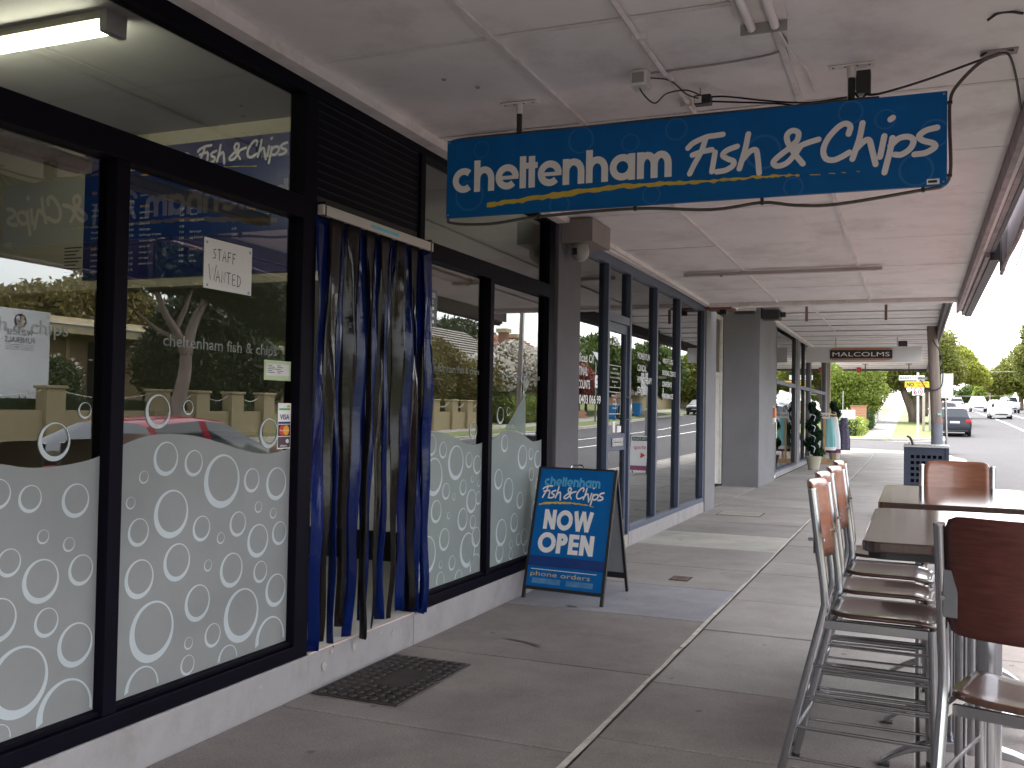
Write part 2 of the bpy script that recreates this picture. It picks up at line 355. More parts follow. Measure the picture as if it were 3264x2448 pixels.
def put2d(mb, V, F, o, ux, uy, lift, sx=1, sy=1):
    o, ux, uy = Vector(o), Vector(ux), Vector(uy); n = ux.cross(uy).normalized()
    mb.add([o + ux * (a * sx) + uy * (b * sy) + n * lift for a, b in V], F)
def geo_word(word, w=.27):
    """geometric bold lower-case alphabet built from circles and bars, x-height 1"""
    out = []; x = 0.; r = .5 - w / 2; h = w / 2
    def arch(x0, wd=.62): return [(x0, .45)] + [(a, b) for a, b in arc(x0 + wd / 2, .5, wd / 2, .5 - h, 180, 0, 10)] + [(x0 + wd, 0)]
    for ci, c in enumerate(word):
        S = []
        if c == 'c': S = [(arc(.5, .5, r, r, 48, 312, 22), w)]; adv = .96
        elif c == 'h': S = [([(h, 0), (h, 1.26)], w), (arch(h), w)]; adv = .62 + w + .06
        elif c == 'e': S = [(arc(.5, .5, r, r, -2, 316, 26), w), ([(.5 - r, .47), (.5 + r + h * .9, .47)], w * .55)]; adv = 1.04
        elif c == 'l': S = [([(h, 0), (h, 1.26)], w)]; adv = w + .03
        elif c == 't': S = [([(h + .08, 0), (h + .08, 1.24)], w), ([(-.04, .87), (.46, .87)], w * .86)]; adv = .47
        elif c == 'n': S = [([(h, 0), (h, 1.0)], w), (arch(h), w)]; adv = .62 + w + .06
        elif c == 'a': S = [(arc(.5, .5, r, r, 0, 360, 28), w), ([(1 - h, 0), (1 - h, 1.0)], w)]; adv = 1.07
        elif c == 'm': S = [([(h, 0), (h, 1.0)], w), (arch(h, .53), w), (arch(h + .53, .53), w)]; adv = 1.06 + w + .05
        for p, ww in S: out.append(([(a + x, b) for a, b in p], ww, ci))
        x += adv
    return out, x - .05
def put_strokes(name, mat, parent, strokes, o, ux, uy, lift, sx=1, sy=1, cap=False, k=0, step=.00025):
    """one object per letter: consecutive strokes that share a letter index are joined"""
    out = []; last = None
    for i, q in enumerate(strokes):
        p, w = q[0], q[1]; li = q[2] if len(q) > 2 else i
        if li != last: mb = MB(); out.append(mb); last = li
        V, F = stroke2d(p, w, k, cap); put2d(mb, V, F, o, ux, uy, lift + i * step, sx, sy)
    return [mb.build('letter', mat, parent, recalc=False) for mb in out]
FISH = {'F1':[(1.906,2.925),(1.882,2.856),(1.848,2.795),(1.824,2.747)],'F2':[(1.813,2.883),(1.843,2.909),(1.91,2.933),(1.951,2.936),(1.995,2.939)],'F3':[(1.837,2.844),(1.882,2.857),(1.939,2.864)],
 'i1':[(1.956,2.849),(1.94,2.749)],'s1':[(2.069,2.87),(2.018,2.854),(1.995,2.83),(2.022,2.809),(2.051,2.794),(2.048,2.772),(2.012,2.751),(1.965,2.746)],
 'h1':[(2.125,2.929),(2.108,2.846),(2.081,2.753)],'h2':[(2.095,2.796),(2.134,2.837),(2.163,2.843),(2.173,2.804),(2.181,2.723)],
 'a1':[(2.395,2.753),(2.358,2.803),(2.323,2.863),(2.317,2.904),(2.343,2.925),(2.372,2.911),(2.368,2.877),(2.35,2.856)],'a3':[(2.35,2.856),(2.33,2.838),(2.272,2.796),(2.251,2.769),(2.272,2.751),(2.317,2.763),(2.358,2.806),(2.385,2.844)],
 'a2':[(2.358,2.835),(2.413,2.855),(2.47,2.869)],'C1':[(2.611,2.883),(2.619,2.918),(2.597,2.936),(2.561,2.92),(2.514,2.868),(2.493,2.813),(2.505,2.77),(2.542,2.759),(2.582,2.773),(2.615,2.791)],
 'h3':[(2.676,2.931),(2.661,2.854),(2.63,2.757)],'h4':[(2.643,2.8),(2.68,2.837),(2.706,2.844),(2.719,2.8),(2.737,2.722)],'i2':[(2.776,2.857),(2.757,2.756)],'dot':[(2.803,2.935),(2.814,2.943)],
 'p1':[(2.813,2.844),(2.803,2.786),(2.778,2.678)],'p2':[(2.804,2.806),(2.842,2.839),(2.886,2.843),(2.907,2.821),(2.893,2.785),(2.855,2.76),(2.823,2.762)],
 's2':[(3.011,2.876),(2.962,2.866),(2.932,2.842),(2.949,2.819),(2.993,2.802),(3.001,2.782),(2.962,2.759),(2.912,2.755)]}
# normalised: x from 0, y measured from the baseline 2.75
_FL = {'F1': 0, 'F2': 0, 'F3': 0, 'i1': 1, 's1': 2, 'h1': 3, 'h2': 3, 'a1': 4, 'a3': 4, 'a2': 4, 'C1': 5, 'h3': 6, 'h4': 6, 'i2': 7, 'dot': 7, 'p1': 8, 'p2': 8, 's2': 9}
FISHN = [([(a - 1.813, b - 2.75) for a, b in p], .0285, _FL[n]) for n, p in FISH.items()]
def brush(pts, w, seed, n=60):
    """ragged dry-brush line: a strip whose edges wander"""
    rg = random.Random(seed); P = catmull([Vector((p[0], p[1], 0)) for p in pts], 8); V = []; F = []
    for i, p in enumerate(P):
        t = i / (len(P) - 1); ww = w * (.55 + .45 * math.sin(PI * min(1, t * 1.6 + .12))) * (1 if t < .6 else 1 - (t - .6) * 1.6)
        ww = max(ww, .003)
        V += [(p.x, p.y + ww / 2 + rg.uniform(-.14, .22) * w), (p.x, p.y - ww / 2 - rg.uniform(-.2, .25) * w)]
    F = [(2 * i, 2 * i + 1, 2 * i + 3, 2 * i + 2) for i in range(len(P) - 1)]
    return V, F

# ------------------------------------------------------------------ terrain
_AY = [-80, 30, 45, 55, 62, 75, 82, 95, 120, 150, 250, 700, 1500]
_AZ = [0, 0, .12, .28, .42, .85, 1.07, 1.42, 2.05, 2.55, 3.8, 8.0, 12.0]
def aY(y): return float(np.interp(y, _AY, _AZ))
def gz(x, y):
    z = aY(y)
    if x > 17.2: z += float(np.interp(x, [17.2, 20.5, 30, 60, 400], [.0, .30, .9, 1.4, 3.0]))
    return z
YS = [-80, -30, -10, 0, 6, 12, 20, 30, 36, 40, 43, 46, 49, 52, 55, 58, 62, 68, 75, 82, 88, 95, 105, 120, 135, 150, 180, 220, 300, 450, 700, 1500]
def sheet(xs, ys, fz):
    mb = MB(); V = [(x, y, fz(x, y)) for y in ys for x in xs]; n = len(xs)
    F = [(j * n + i, j * n + i + 1, (j + 1) * n + i + 1, (j + 1) * n + i) for j in range(len(ys) - 1) for i in range(n - 1)]
    return mb.add(V, F)
gr = sheet([-1500, -300, -60, -10, 4, 10, 17, 21, 30, 60, 150, 400, 1500], YS, lambda x, y: gz(x, y) - .30).build('ground', EARTH, smooth=True, split=False); tag(gr, kind='structure')
rd = sheet([4.22, 4.8, 7.5, 10.8, 14, 16.9, 17.2], YS, lambda x, y: aY(y) - .13 + .05 * (1 - abs(x - 10.8) / 6.5)).build('road', ASPH, smooth=True, split=False); tag(rd, kind='structure')
def zroad(x, y): return aY(y) - .13 + .05 * (1 - abs(x - 10.8) / 6.5)
# side street
sr = sheet([-80, -20, -6, 0, 4.2, 4.8], [42.6, 45, 48, 51, 54.2], lambda x, y: aY(y) - .12 + (.004 if x < 4.5 else 0)).build('side_road', ASPH, smooth=True, split=False); tag(sr, kind='structure')
for xl, y0, y1, dash in ((9.5, -60, 600, 0), (12.1, -60, 300, 0)):
    ys = [y for y in YS if y0 <= y <= y1]
    sheet([xl - .06, xl + .06], ys, lambda x, y: zroad(x, y) + .006).build('lane_line', LINE, rd)
# kerb + channel our side, corner returns into the side street
kp = [(4.05, y) for y in (-60, -20, 0, 10, 20, 30, 36, 38.6)] + [(4.05 - 4 * (1 - math.cos(R(a))), 38.6 + 4 * math.sin(R(a))) for a in (20, 40, 60, 80, 90)] + [(-20, 42.6), (-80, 42.6)]
def kerb(path, name, side=1, w=.15, ch=.42):
    mb = MB(); mc = MB(); n = len(path); P = [Vector((p[0], p[1])) for p in path]; A = []
    for i in range(n):
        t = (P[min(i + 1, n - 1)] - P[max(i - 1, 0)]).normalized(); A.append(Vector((t.y, -t.x)) * side)
    prof = [(0, -.25), (0, .0), (w - .03, .0), (w, -.03), (w + .01, -.125), (w + ch, -.118), (w + ch, -.25)]
    V = []; m_ = len(prof)
    for i in range(n):
        for d, z in prof:
            q = P[i] + A[i] * d; V.append((q.x, q.y, aY(q.y) + z + .004))
    F = [(i * m_ + j, i * m_ + j + 1, (i + 1) * m_ + j + 1, (i + 1) * m_ + j) for i in range(n - 1) for j in range(m_ - 1)]
    mb.add(V, F); o = mb.build(name, KERBM); tag(o, kind='structure'); return o
kerb(kp, 'kerb', 1)
kp2 = [(-80, 54.2), (-20, 54.2), (0.05, 54.2)] + [(.05 + 4 * math.sin(R(a)), 58.2 - 4 * math.cos(R(a))) for a in (15, 30, 45, 60, 75, 90)] + [(4.05, y) for y in (62, 68, 75, 82, 95, 120, 150, 250, 450, 700)]
kerb(kp2, 'kerb', 1)
ok_ = [(17.2, y) for y in YS if y < 800]
mb = MB()
for a, b in zip(ok_[:-1], ok_[1:]):
    for (x0, x1, dz) in ((16.8, 17.2, -.115), (17.2, 17.36, .0)):
        pass
V = []; prof = [(16.75, -.16), (17.2, -.118), (17.21, -.02), (17.24, .006), (17.4, .008), (17.4, -.3)]
for _, y in ok_: V += [(x, y, aY(y) + z) for x, z in prof]
n_ = len(prof); F = [(i * n_ + j, i * n_ + j + 1, (i + 1) * n_ + j + 1, (i + 1) * n_ + j) for i in range(len(ok_) - 1) for j in range(n_ - 1)]
tag(mb.add(V, F).build('kerb', KERBM), kind='structure')
# far verges
tag(sheet([17.4, 18.6], YS, lambda x, y: gz(x, y) + .006).build('verge', GRASS, smooth=True, split=False), kind='structure')
tag(sheet([18.6, 19.9], YS, lambda x, y: gz(x, y) + .010).build('far_footpath', FARPATH, smooth=True, split=False), kind='structure')
tag(sheet([19.9, 22, 26, 30, 60, 150], YS, lambda x, y: gz(x, y) + .004).build('front_gardens', GRASS, smooth=True, split=False), kind='structure')
# our side beyond the side street: verge, path
tag(sheet([1.75, 2.6, 4.05], [58.2, 62, 68, 75, 82, 95, 120, 150, 250, 450, 700], lambda x, y: aY(y) + .01).build('verge', GRASS, smooth=True, split=False), kind='structure')
mb = MB(); pts = [(1.75, 58.2)] + [(1.75, 57.0), (.6, 55.3), (.1, 54.35), (.6, 54.4)] + [(.05 + 3.98 * math.sin(R(a)), 58.2 - 3.98 * math.cos(R(a))) for a in (15, 30, 45, 60, 75, 90)]
mb.add([(x, y, aY(y) + .012) for x, y in pts], [tuple(range(len(pts)))]); tag(mb.build('verge', GRASS), kind='structure')
fp2 = sheet([.35, 1.75], [54.4, 58, 62, 68, 75, 82, 95, 120, 150, 250, 450], lambda x, y: aY(y) + .008).build('footpath', FARPATH, smooth=True, split=False); tag(fp2, kind='structure')
tag(sheet([-60, -8, .35], [54.4, 58, 62, 68, 75, 82, 95, 120, 250, 450], lambda x, y: aY(y) + .003).build('front_gardens', GRASS, smooth=True, split=False), kind='structure')

# ------------------------------------------------------------------ footpath of separate slabs
rg = random.Random(4)
PALESL = gritty(M('pale slab concrete', (.44, .42, .375), .85, var=.1, vs=2.5, dirt=(.26, .24, .2), dirt_amt=.5))
fp = sheet([-.3, 4.05], [-8, 10, 30, 38.6], lambda x, y: aY(y) - .014).build('footpath', JOINT); tag(fp, kind='structure')
CUT1 = [-8, -6.4, -4.9, -3.4, -1.9, -.4, 1.1, 2.6, 4.06, 5.42, 6.95, 8.25, 9.35, 10.75, 12.1, 13.35, 14.4, 15.9, 17.4, 18.9, 20.4, 21.9, 23.4, 25, 26.6, 28.2, 29.8, 31.4, 33, 34.8, 36.6, 38.5]
CUT2 = [-8, -6.2, -4.6, -3, -1.5, 0, 1.5, 2.95, 4.3, 5.3, 6.72, 7.9, 9.3, 10.1, 11.4, 12.9, 14.3, 15.9, 17.4, 18.9, 20.4, 21.9, 23.4, 25, 26.6, 28.2, 29.8, 31.4, 33, 34.8, 36.6, 38.5]
def slab(x0, x1, y0, y1, mat, g=.007, skew=0):
    z = rg.uniform(-.0025, .0015); c = .006; dz = [rg.uniform(-.002, .002) for _ in range(4)]
    mb = MB(); a = (x0 + g, y0 + g, x1 - g, y1 - g)
    b = (a[0] + c, a[1] + c, a[2] - c, a[3] - c)
    L = aY(y0), aY(y1)
    V = [(a[0], a[1], L[0] - .03), (a[2], a[1], L[0] - .03), (a[2], a[3], L[1] - .03), (a[0], a[3], L[1] - .03),
         (a[0], a[1], L[0] + z - .005), (a[2], a[1], L[0] + z - .005), (a[2], a[3], L[1] + z - .005), (a[0], a[3], L[1] + z - .005),
         (b[0], b[1], L[0] + z), (b[2], b[1], L[0] + z), (b[2], b[3], L[1] + z), (b[0], b[3], L[1] + z)]
    F = [(0, 1, 5, 4), (1, 2, 6, 5), (2, 3, 7, 6), (3, 0, 4, 7), (4, 5, 9, 8), (5, 6, 10, 9), (6, 7, 11, 10), (7, 4, 8, 11), (8, 9, 10, 11)]
    return mb.add(V, F).build('slab', mat, fp, recalc=False)
for i in range(len(CUT1) - 1):
    y0, y1 = CUT1[i], CUT1[i + 1]
    mt = CONC_DK if y0 < 6.9 else (CONC_BL if abs(y0 - 6.95) < .01 else (PALESL if abs(y0 - 10.75) < .01 else (CONC if y0 < 20 else CONC)))
    slab(-.02 if y0 > 15 else .0, 1.55, y0, y1, mt)
for i in range(len(CUT2) - 1):
    y0, y1 = CUT2[i], CUT2[i + 1]
    slab(1.575, 2.94, y0, y1, CONC if y0 > 5 else CONC_DK)
    slab(2.94, 4.04, y0, y1, CONC_DK if y0 < 12 else CONC)  # kerb-side slabs darkened in colour to offset the bright street light
# pale filled crack running along the path
rp = random.Random(2); ys = np.arange(-8, 38.4, .35); mb = MB(); V = []
for y in ys:
    w = .011 + rp.uniform(-.004, .006); c = 1.5625 + rp.uniform(-.004, .004); V += [(c - w, y, aY(y) + .002), (c + w, y, aY(y) + .002)]
mb.add(V, [(2 * i, 2 * i + 1, 2 * i + 3, 2 * i + 2) for i in range(len(ys) - 1)]); mb.build('joint_filler', MORTAR, fp)
# corner apron past the shops
cp = sheet([-14, -.02], [38.5, 40, 42.6], lambda x, y: aY(y) + .002).build('footpath', CONC); tag(cp, kind='structure')
mb = MB(); pts = [(-.0, 38.52), (4.03, 38.52)] + [(4.05 - 4 * (1 - math.cos(R(a))) - .01, 38.6 + 4 * math.sin(R(a)) - .01) for a in (20, 40, 60, 80, 90)]
mb.add([(x, y, aY(y) + .003) for x, y in pts], [tuple(range(len(pts)))]); mb.build('slab', CONC_LT, cp)
# small covers set in the paving
def cover(name, label, x0, x1, y0, y1, mat):
    t = thing(name, label, 'cover', ((x0 + x1) / 2, (y0 + y1) / 2, 0))
    bx('frame', JOINT, t, x0 - .015, x1 + .015, y0 - .015, y1 + .015, -.01, .0035)
    bx('lid', mat, t, x0, x1, y0, y1, -.01, .006, bevel=.002)
    for k in range(3): bx('rib', mat, t, x0 + .03, x1 - .03, y0 + (k + .7) * (y1 - y0) / 4, y0 + (k + 1) * (y1 - y0) / 4, .006, .0085)
cover('service_cover', 'small brown service cover in the bluish slab beyond the sandwich board', .92, 1.06, 8.55, 8.75, M('rusty iron', (.14, .09, .07), .8, var=.3))
cover('service_cover', 'worn concrete pit lid in the paving near the grey end pillar', .25, .85, 14.3, 14.85, CONC_LT)
# litter on the paving
lm = M('dry leaf', (.30, .19, .09), .8, var=.4, vs=20)
rl = random.Random(12)
for i in range(26):
    x, y = rl.choice([(rl.uniform(.1, 3.9), rl.uniform(4.2, 16)), (rl.uniform(.05, .5), rl.uniform(6, 15))])
    s_ = rl.uniform(.012, .03); a = rl.uniform(0, 6.3); mb = MB(); ca, sa = math.cos(a), math.sin(a)
    pr = [(-1, 0, .1), (-.4, .4, .35), (.5, .35, .2), (1, 0, .5), (.4, -.4, .3), (-.5, -.3, .1)]
    mb.add([(x + s_ * (p * ca - q * sa), y + s_ * (p * sa + q * ca), .003 + s_ * h * .6) for p, q, h in pr], [(0, 1, 2), (0, 2, 3), (0, 3, 4), (0, 4, 5)])
    o = mb.build('fallen_leaf', lm); tag(o, 'curled dry leaf scrap lying on the concrete footpath', 'leaf', 'dry leaf scraps on the footpath')
STAIN = M('grease stain', (.10, .08, .07), .7, var=.3, vs=20)
# dark spill streak: irregular blot
for k, (sx_, sy_, L, wd_) in enumerate(((.60, 5.82, .30, .014), (.72, 5.76, .07, .022), (.52, 7.02, .10, .02))):
    rb = random.Random(k); mb = MB(); n = 18
    mb.add([(sx_ + L * .5 * math.cos(2 * PI * i / n) * rb.uniform(.8, 1.15), sy_ + wd_ * math.sin(2 * PI * i / n) * rb.uniform(.5, 1.3) - .25 * (L * .5 * math.cos(2 * PI * i / n)), .0035) for i in range(n)], [tuple(range(n))])
    mb.build('stain', STAIN, fp)
# ------------------------------------------------------------------ fish and chip shop
UXY, UZ, UX = (0, 1, 0), (0, 0, 1), (1, 0, 0)
shop = thing('fish_and_chip_shop', 'shop with black window frames, frosted bubble windows and white plinth', 'building', (0, 4, 0))
bx('plinth', PLINTH, shop, -.16, 0, -.6, 4.30, -.05, .19, bevel=.006)
bx('plinth', PLINTH, shop, -.16, -.001, 5.46, 8.0, -.05, .19, bevel=.006)
bx('door_step', PLINTH, shop, -.9, -.004, 4.302, 5.458, -.05, .193, bevel=.006)
bx('door_step_nosing', M('pinkish step edge', (.62, .5, .46), .6, var=.15, vs=9), shop, -.02, .003, 4.303, 5.457, .1935, .2)
for k in range(3):
    bx('floor_tile', TILE, shop, -.9, -.025, 4.31 + k * .384, 4.31 + (k + 1) * .384 - .004, .1935, .199)
# chipped paint flakes on the plinth
chip = M('chipped paint', (.36, .33, .29), .8, var=.2, vs=30)
rc = random.Random(6)
for yy, zz, s_ in ((4.45, .10, .035), (4.75, .14, .03), (4.52, .16, .02), (5.2, .12, .03), (5.05, .155, .012), (3.9, .13, .014)):
    mb = MB(); n = 9; mb.add([(.0012, yy + s_ * math.cos(2 * PI * i / n) * rc.uniform(.5, 1), zz + s_ * .8 * math.sin(2 * PI * i / n) * rc.uniform(.5, 1.1)) for i in range(n)], [tuple(range(n))]); mb.build('paint_chip', chip, shop)
FX0, FX1 = -.105, -.012
def fr(name, y0, y1, z0, z1, x0=FX0, x1=FX1, b=.004): return bx(name, BLACKF, shop, x0, x1, y0, y1, z0, z1, bevel=b)
ZT0, ZT1 = 2.47, 2.585
for a, b in ((-.6, 4.18), (5.52, 7.96)):
    fr('sill_rail', a, b, .192, .262, x1=-.004); fr('glazing_bead', a, b, .2625, .285, x0=-.09, x1=-.03)
    fr('transom', a, b, ZT0, ZT1, x1=-.006)
fr('head_rail', -.6, 8.0, 3.13, 3.31, x0=-.12, x1=-.009)
for a, b, zb, zt in ((-.6, -.53, .2625, ZT0), (1.38, 1.45, .2625, ZT0), (2.915, 2.985, .2625, ZT0), (4.18, 4.30, .19, 3.13), (5.455, 5.52, .19, 3.13), (6.585, 6.655, .2625, ZT0), (7.83, 7.96, .2625, 3.13)):
    fr('mullion', a, b, zb, zt, x1=-.008)
fr('mullion', -.6, -.53, ZT1, 3.13); 
bx('over_door_panel', M('black louvre panel', (.010, .010, .010), .7, var=.2, vs=30, stretch=(1, 1, 6)), shop, -.10, -.03, 4.302, 5.453, ZT1, 3.13)
for k in range(11): bx('louvre', BLACKF, shop, -.03, -.022, 4.304, 5.451, 2.62 + k * .046, 2.655 + k * .046)
bx('door_head', BLACKF, shop, -.10, -.02, 4.302, 5.453, 2.50, ZT1 - .002)

P1 = [(2.831,1.464,.032),(2.691,1.346,.073),(2.59,1.14,.051),(2.798,1.117,.066),(2.453,1.167,.055),(2.652,.995,.027),(2.772,.952,.028),(2.508,.919,.051),(2.648,.832,.082),(2.833,.846,.06),(2.678,.674,.055),(2.816,.562,.085),(2.469,.722,.079),(2.563,.482,.13),(2.776,.31,.131),(2.484,.30,.054),(2.3,1.0,.09),(2.2,.6,.12),(2.0,.9,.07),(1.9,.5,.1),(1.7,1.0,.11),(1.62,.6,.06)]
P2 = [(3.321,1.017,.105),(3.13,.958,.059),(3.516,.933,.058),(3.65,.874,.027),(3.771,.927,.06),(3.925,.994,.028),(4.045,.953,.027),(3.927,.829,.082),(4.1,.847,.06),(3.363,.802,.083),(3.142,.763,.082),(3.566,.759,.027),(3.732,.714,.082),(3.952,.673,.054),(4.08,.562,.083),(3.502,.6,.083),(3.224,.529,.129),(3.815,.486,.129),(3.61,.433,.055),(3.45,.431,.028),(4.043,.32,.117),(3.447,.335,.045),(3.72,.295,.07),(3.173,.298,.097),(3.279,1.258,.074),(3.454,1.231,.059),(3.65,1.139,.125),(3.868,1.129,.059),(4.065,1.1,.083),(3.152,1.186,.027),(3.082,1.084,.026),(3.225,1.461,.073),(3.41,1.479,.033),(3.995,1.356,.074)]
P3 = [(5.758,1.247,.073),(5.934,1.208,.057),(6.139,1.113,.123),(6.355,1.122,.058),(6.50,1.081,.07),(5.802,1.033,.129),(5.991,.923,.058),(6.264,.93,.057),(6.419,.982,.026),(6.533,.943,.026),(6.409,.821,.087),(6.53,.835,.05),(5.847,.796,.078),(6.118,.875,.025),(6.039,.751,.025),(6.264,.703,.081),(6.44,.665,.051),(6.50,.55,.075),(5.616,.759,.084),(5.978,.593,.078),(6.357,.473,.126),(5.724,.518,.129),(5.931,.428,.027),(6.106,.415,.053),(6.50,.328,.1),(5.93,.319,.061),(6.217,.29,.063),(5.663,.306,.085),(5.62,.94,.065),(5.676,1.442,.065),(6.421,1.338,.063)]
P4 = [(7.233,.581,.077),(6.972,.53,.106),(7.333,.434,.052),(7.179,.412,.035),(7.175,.33,.04),(7.455,.436,.074),(6.943,.375,.077),(7.5,.35,.06),(7.74,1.07,.077),(7.58,1.121,.05),(6.916,1.446,.067),(7.075,1.476,.034),(7.011,1.224,.068),(7.598,.95,.057),(7.76,.85,.06),(7.391,1.102,.101),(6.9,.95,.08),(7.1,.85,.1),(7.35,.75,.07),(7.7,.62,.1),(7.72,.38,.08)]
W1 = [(1.45,1.3),(1.7,1.36),(2.0,1.34),(2.25,1.30),(2.462,1.273),(2.547,1.258),(2.628,1.252),(2.734,1.255),(2.845,1.268),(2.918,1.285)]
W2 = [(2.985,1.31),(3.074,1.338),(3.174,1.359),(3.294,1.365),(3.462,1.353),(3.621,1.321),(3.792,1.279),(3.974,1.254),(4.128,1.267),(4.185,1.28)]
W3 = [(5.52,1.315),(5.611,1.329),(5.777,1.339),(5.961,1.323),(6.156,1.281),(6.32,1.242),(6.49,1.233),(6.588,1.245)]
W4 = [(6.652,1.24),(6.887,1.29),(7.019,1.325),(7.302,1.311),(7.452,1.273),(7.607,1.229),(7.751,1.23),(7.83,1.24)]
W0 = [(-.53, 1.25), (0, 1.35), (.5, 1.27), (1, 1.33), (1.38, 1.3)]
XG = -.060
def pane(y0, y1, z0, z1, mat, parent=shop, x=XG, name='window_pane'):
    mb = MB(); mb.quad((x, y0, z0), (x, y1, z0), (x, y1, z1), (x, y0, z1)); return mb.build(name, mat, parent, recalc=False)
def ring(parent, y, z, r_, yl, yh, zl):
    n = 44; mb = MB(); V = []
    for k in range(n):
        a = 2 * PI * k / n
        V += [(y + r_ * math.cos(a), z + r_ * math.sin(a)), (y + .06 * r_ + .84 * r_ * math.cos(a), z + .085 * r_ + .84 * r_ * math.sin(a))]
    ok = [yl <= a <= yh and b >= zl for a, b in V]
    F = [f for f in [(2 * k, 2 * ((k + 1) % n), 2 * ((k + 1) % n) + 1, 2 * k + 1) for k in range(n)] if all(ok[i] for i in f)]
    if len(F) < 4: return None
    used = sorted({i for f in F for i in f}); mp = {a: b for b, a in enumerate(used)}
    mb.add([(XG + .0035, V[i][0], V[i][1]) for i in used], [tuple(mp[i] for i in f) for f in F]); return mb.build('bubble_ring', RINGM, parent, recalc=False)
def frosted(y0, y1, wave, rings, fm=None):
    p = pane(y0, y1, .285, ZT0, GLASS)
    mb = MB(); V = []; W = [(q.x, q.y) for q in catmull([Vector((a, b, 0)) for a, b in wave], 5)]
    W = [(min(max(a, y0 + .002), y1 - .002), b) for a, b in W]
    for a, b in W: V += [(XG + .0018, a, .288), (XG + .0018, a, b)]
    mb.add(V, [(2 * i, 2 * i + 2, 2 * i + 3, 2 * i + 1) for i in range(len(W) - 1)]); mb.build('frosted_film', fm or FILM, p, recalc=False)
    for y, z, r_ in rings: ring(p, y, z, r_, y0 + .004, y1 - .004, .290)
    return p
p0 = frosted(-.53, 1.38, W0, [(.1, 1.0, .1), (.6, .6, .12), (1.0, .9, .08), (-.2, .6, .1), (.9, .45, .07)])
p1 = frosted(1.45, 2.915, W1, P1); p2 = frosted(2.985, 4.18, W2, P2); p3 = frosted(5.52, 6.585, W3, P3, FILM_B); p4 = frosted(6.655, 7.83, W4, P4, FILM_B)
pane(-.53, 4.18, ZT1, 3.13, GLASS); pane(5.52, 7.83, ZT1, 3.13, GLASS)
mb = MB(); mb.add([(XG + .0027, 7.019, 1.335), (XG + .0027, 7.435, 1.63), (XG + .0027, 7.455, 1.285), (XG + .0027, 7.30, 1.32)], [(0, 3, 2, 1)]); mb.build('pale_wedge', WEDGE_G, p4, recalc=False)  # pale semi-transparent triangle laid over the last window
for p, y0, w in ((p2, 3.245, .80), (p3, 5.733, .77), (p4, 6.93, .83), (p1, 1.96, .78)):
    text('cheltenham fish & chips', FROSTL, p, (XG + .003, y0, 1.745), UXY, UZ, .052, w, bold=.012, lift=0)
# notices stuck inside the glass
def flat(name, label, cat, y0, y1, z0, z1, mat, x=XG + .003, skew=0.):
    t = thing(name, label, cat, (x, (y0 + y1) / 2, z0))
    mb = MB(); mb.prism([(y0, z0), (y1, z0 - skew), (y1, z1 - skew * .6), (y0, z1)], (x, 0, 0), UXY, UZ, (-.0008, 0, 0)); mb.build('sheet', mat, t); return t
t = flat('paper_notice', 'handwritten white paper notice taped high inside the second window', 'notice', 3.487, 3.829, 2.025, 2.256, PAPER)
def hand(strokes, y, z, s_, parent, mat=INK, w=.0045):
    mb = MB()
    for i, p in enumerate(strokes):
        V, F = stroke2d([(a * s_, b * s_) for a, b in p], w, 0, True); put2d(mb, V, F, (XG + 0.0032, y, z), UXY, UZ, .0004 + i * .00002)
    return mb.build('handwriting', mat, parent, recalc=False)
HW = {'S': [[(.5, .95), (.15, .85), (.2, .6), (.5, .4), (.45, .1), (.05, .05)]], 'T': [[(0, 1), (.6, 1.03)], [(.3, 1), (.28, 0)]], 'A': [[(0, 0), (.3, 1), (.6, 0)], [(.12, .38), (.5, .4)]],
      'F': [[(.1, 1), (.08, 0)], [(.1, .98), (.55, 1)], [(.1, .55), (.45, .57)]], 'W': [[(0, 1), (.2, 0), (.42, .8), (.62, 0), (.85, 1.02)]], 'N': [[(.05, 0), (.08, 1), (.55, .02), (.58, 1)]],
      'E': [[(.5, 1), (.1, .98), (.08, 0), (.55, .02)], [(.1, .5), (.45, .52)]], 'D': [[(.1, 1), (.08, 0)], [(0, 1), (.5, .85), (.6, .45), (.4, .05), (.02, -.02)]]}
def handword(wd_, y, z, s_, parent, adv=.72, slope=0., big=None):
    x = 0; L = []
    for i, c in enumerate(wd_):
        k = 1.35 if (i == 0 and big) else 1
        for p in HW[c]: L.append([(x + a * k * .85, b * k + slope * i) for a, b in p])
        x += adv * (1.35 if c == 'W' else 1)
    hand(L, y, z, s_, parent)
handword('STAFF', 3.545, 2.165, .048, t, slope=-.03); handword('WANTED', 3.52, 2.065, .052, t, slope=-.03, big=True)
for yy, zz in ((3.505, 2.235), (3.812, 2.232), (3.512, 2.04), (3.808, 2.036)): bx('blu_tack', M('tack', (.2, .25, .35), .8), t, XG + 0.0035, XG + 0.0042, yy - .006, yy + .006, zz - .006, zz + .006)
t = flat('permit_card', 'small pale green framed permit card low in second window', 'card', 3.945, 4.166, 1.622, 1.722, M('permit green', (.42, .52, .30), .6, var=.05))
bx('card_paper', PAPER, t, XG + 0.0032, XG + 0.0038, 3.962, 4.15, 1.645, 1.705)
for k in range(5): bx('print_line', INK, t, XG + 0.0038, XG + 0.0041, 3.972, 4.01 + .02 * (k % 3), 1.695 - k * .009, 1.698 - k * .009); bx('print_line', INK, t, XG + 0.0038, XG + 0.0041, 4.05, 4.08 + .02 * (k % 2), 1.695 - k * .009, 1.698 - k * .009)
t = flat('payment_stickers', 'column of payment card stickers by the door jamb', 'sticker', 4.066, 4.176, 1.275, 1.508, WHITE)
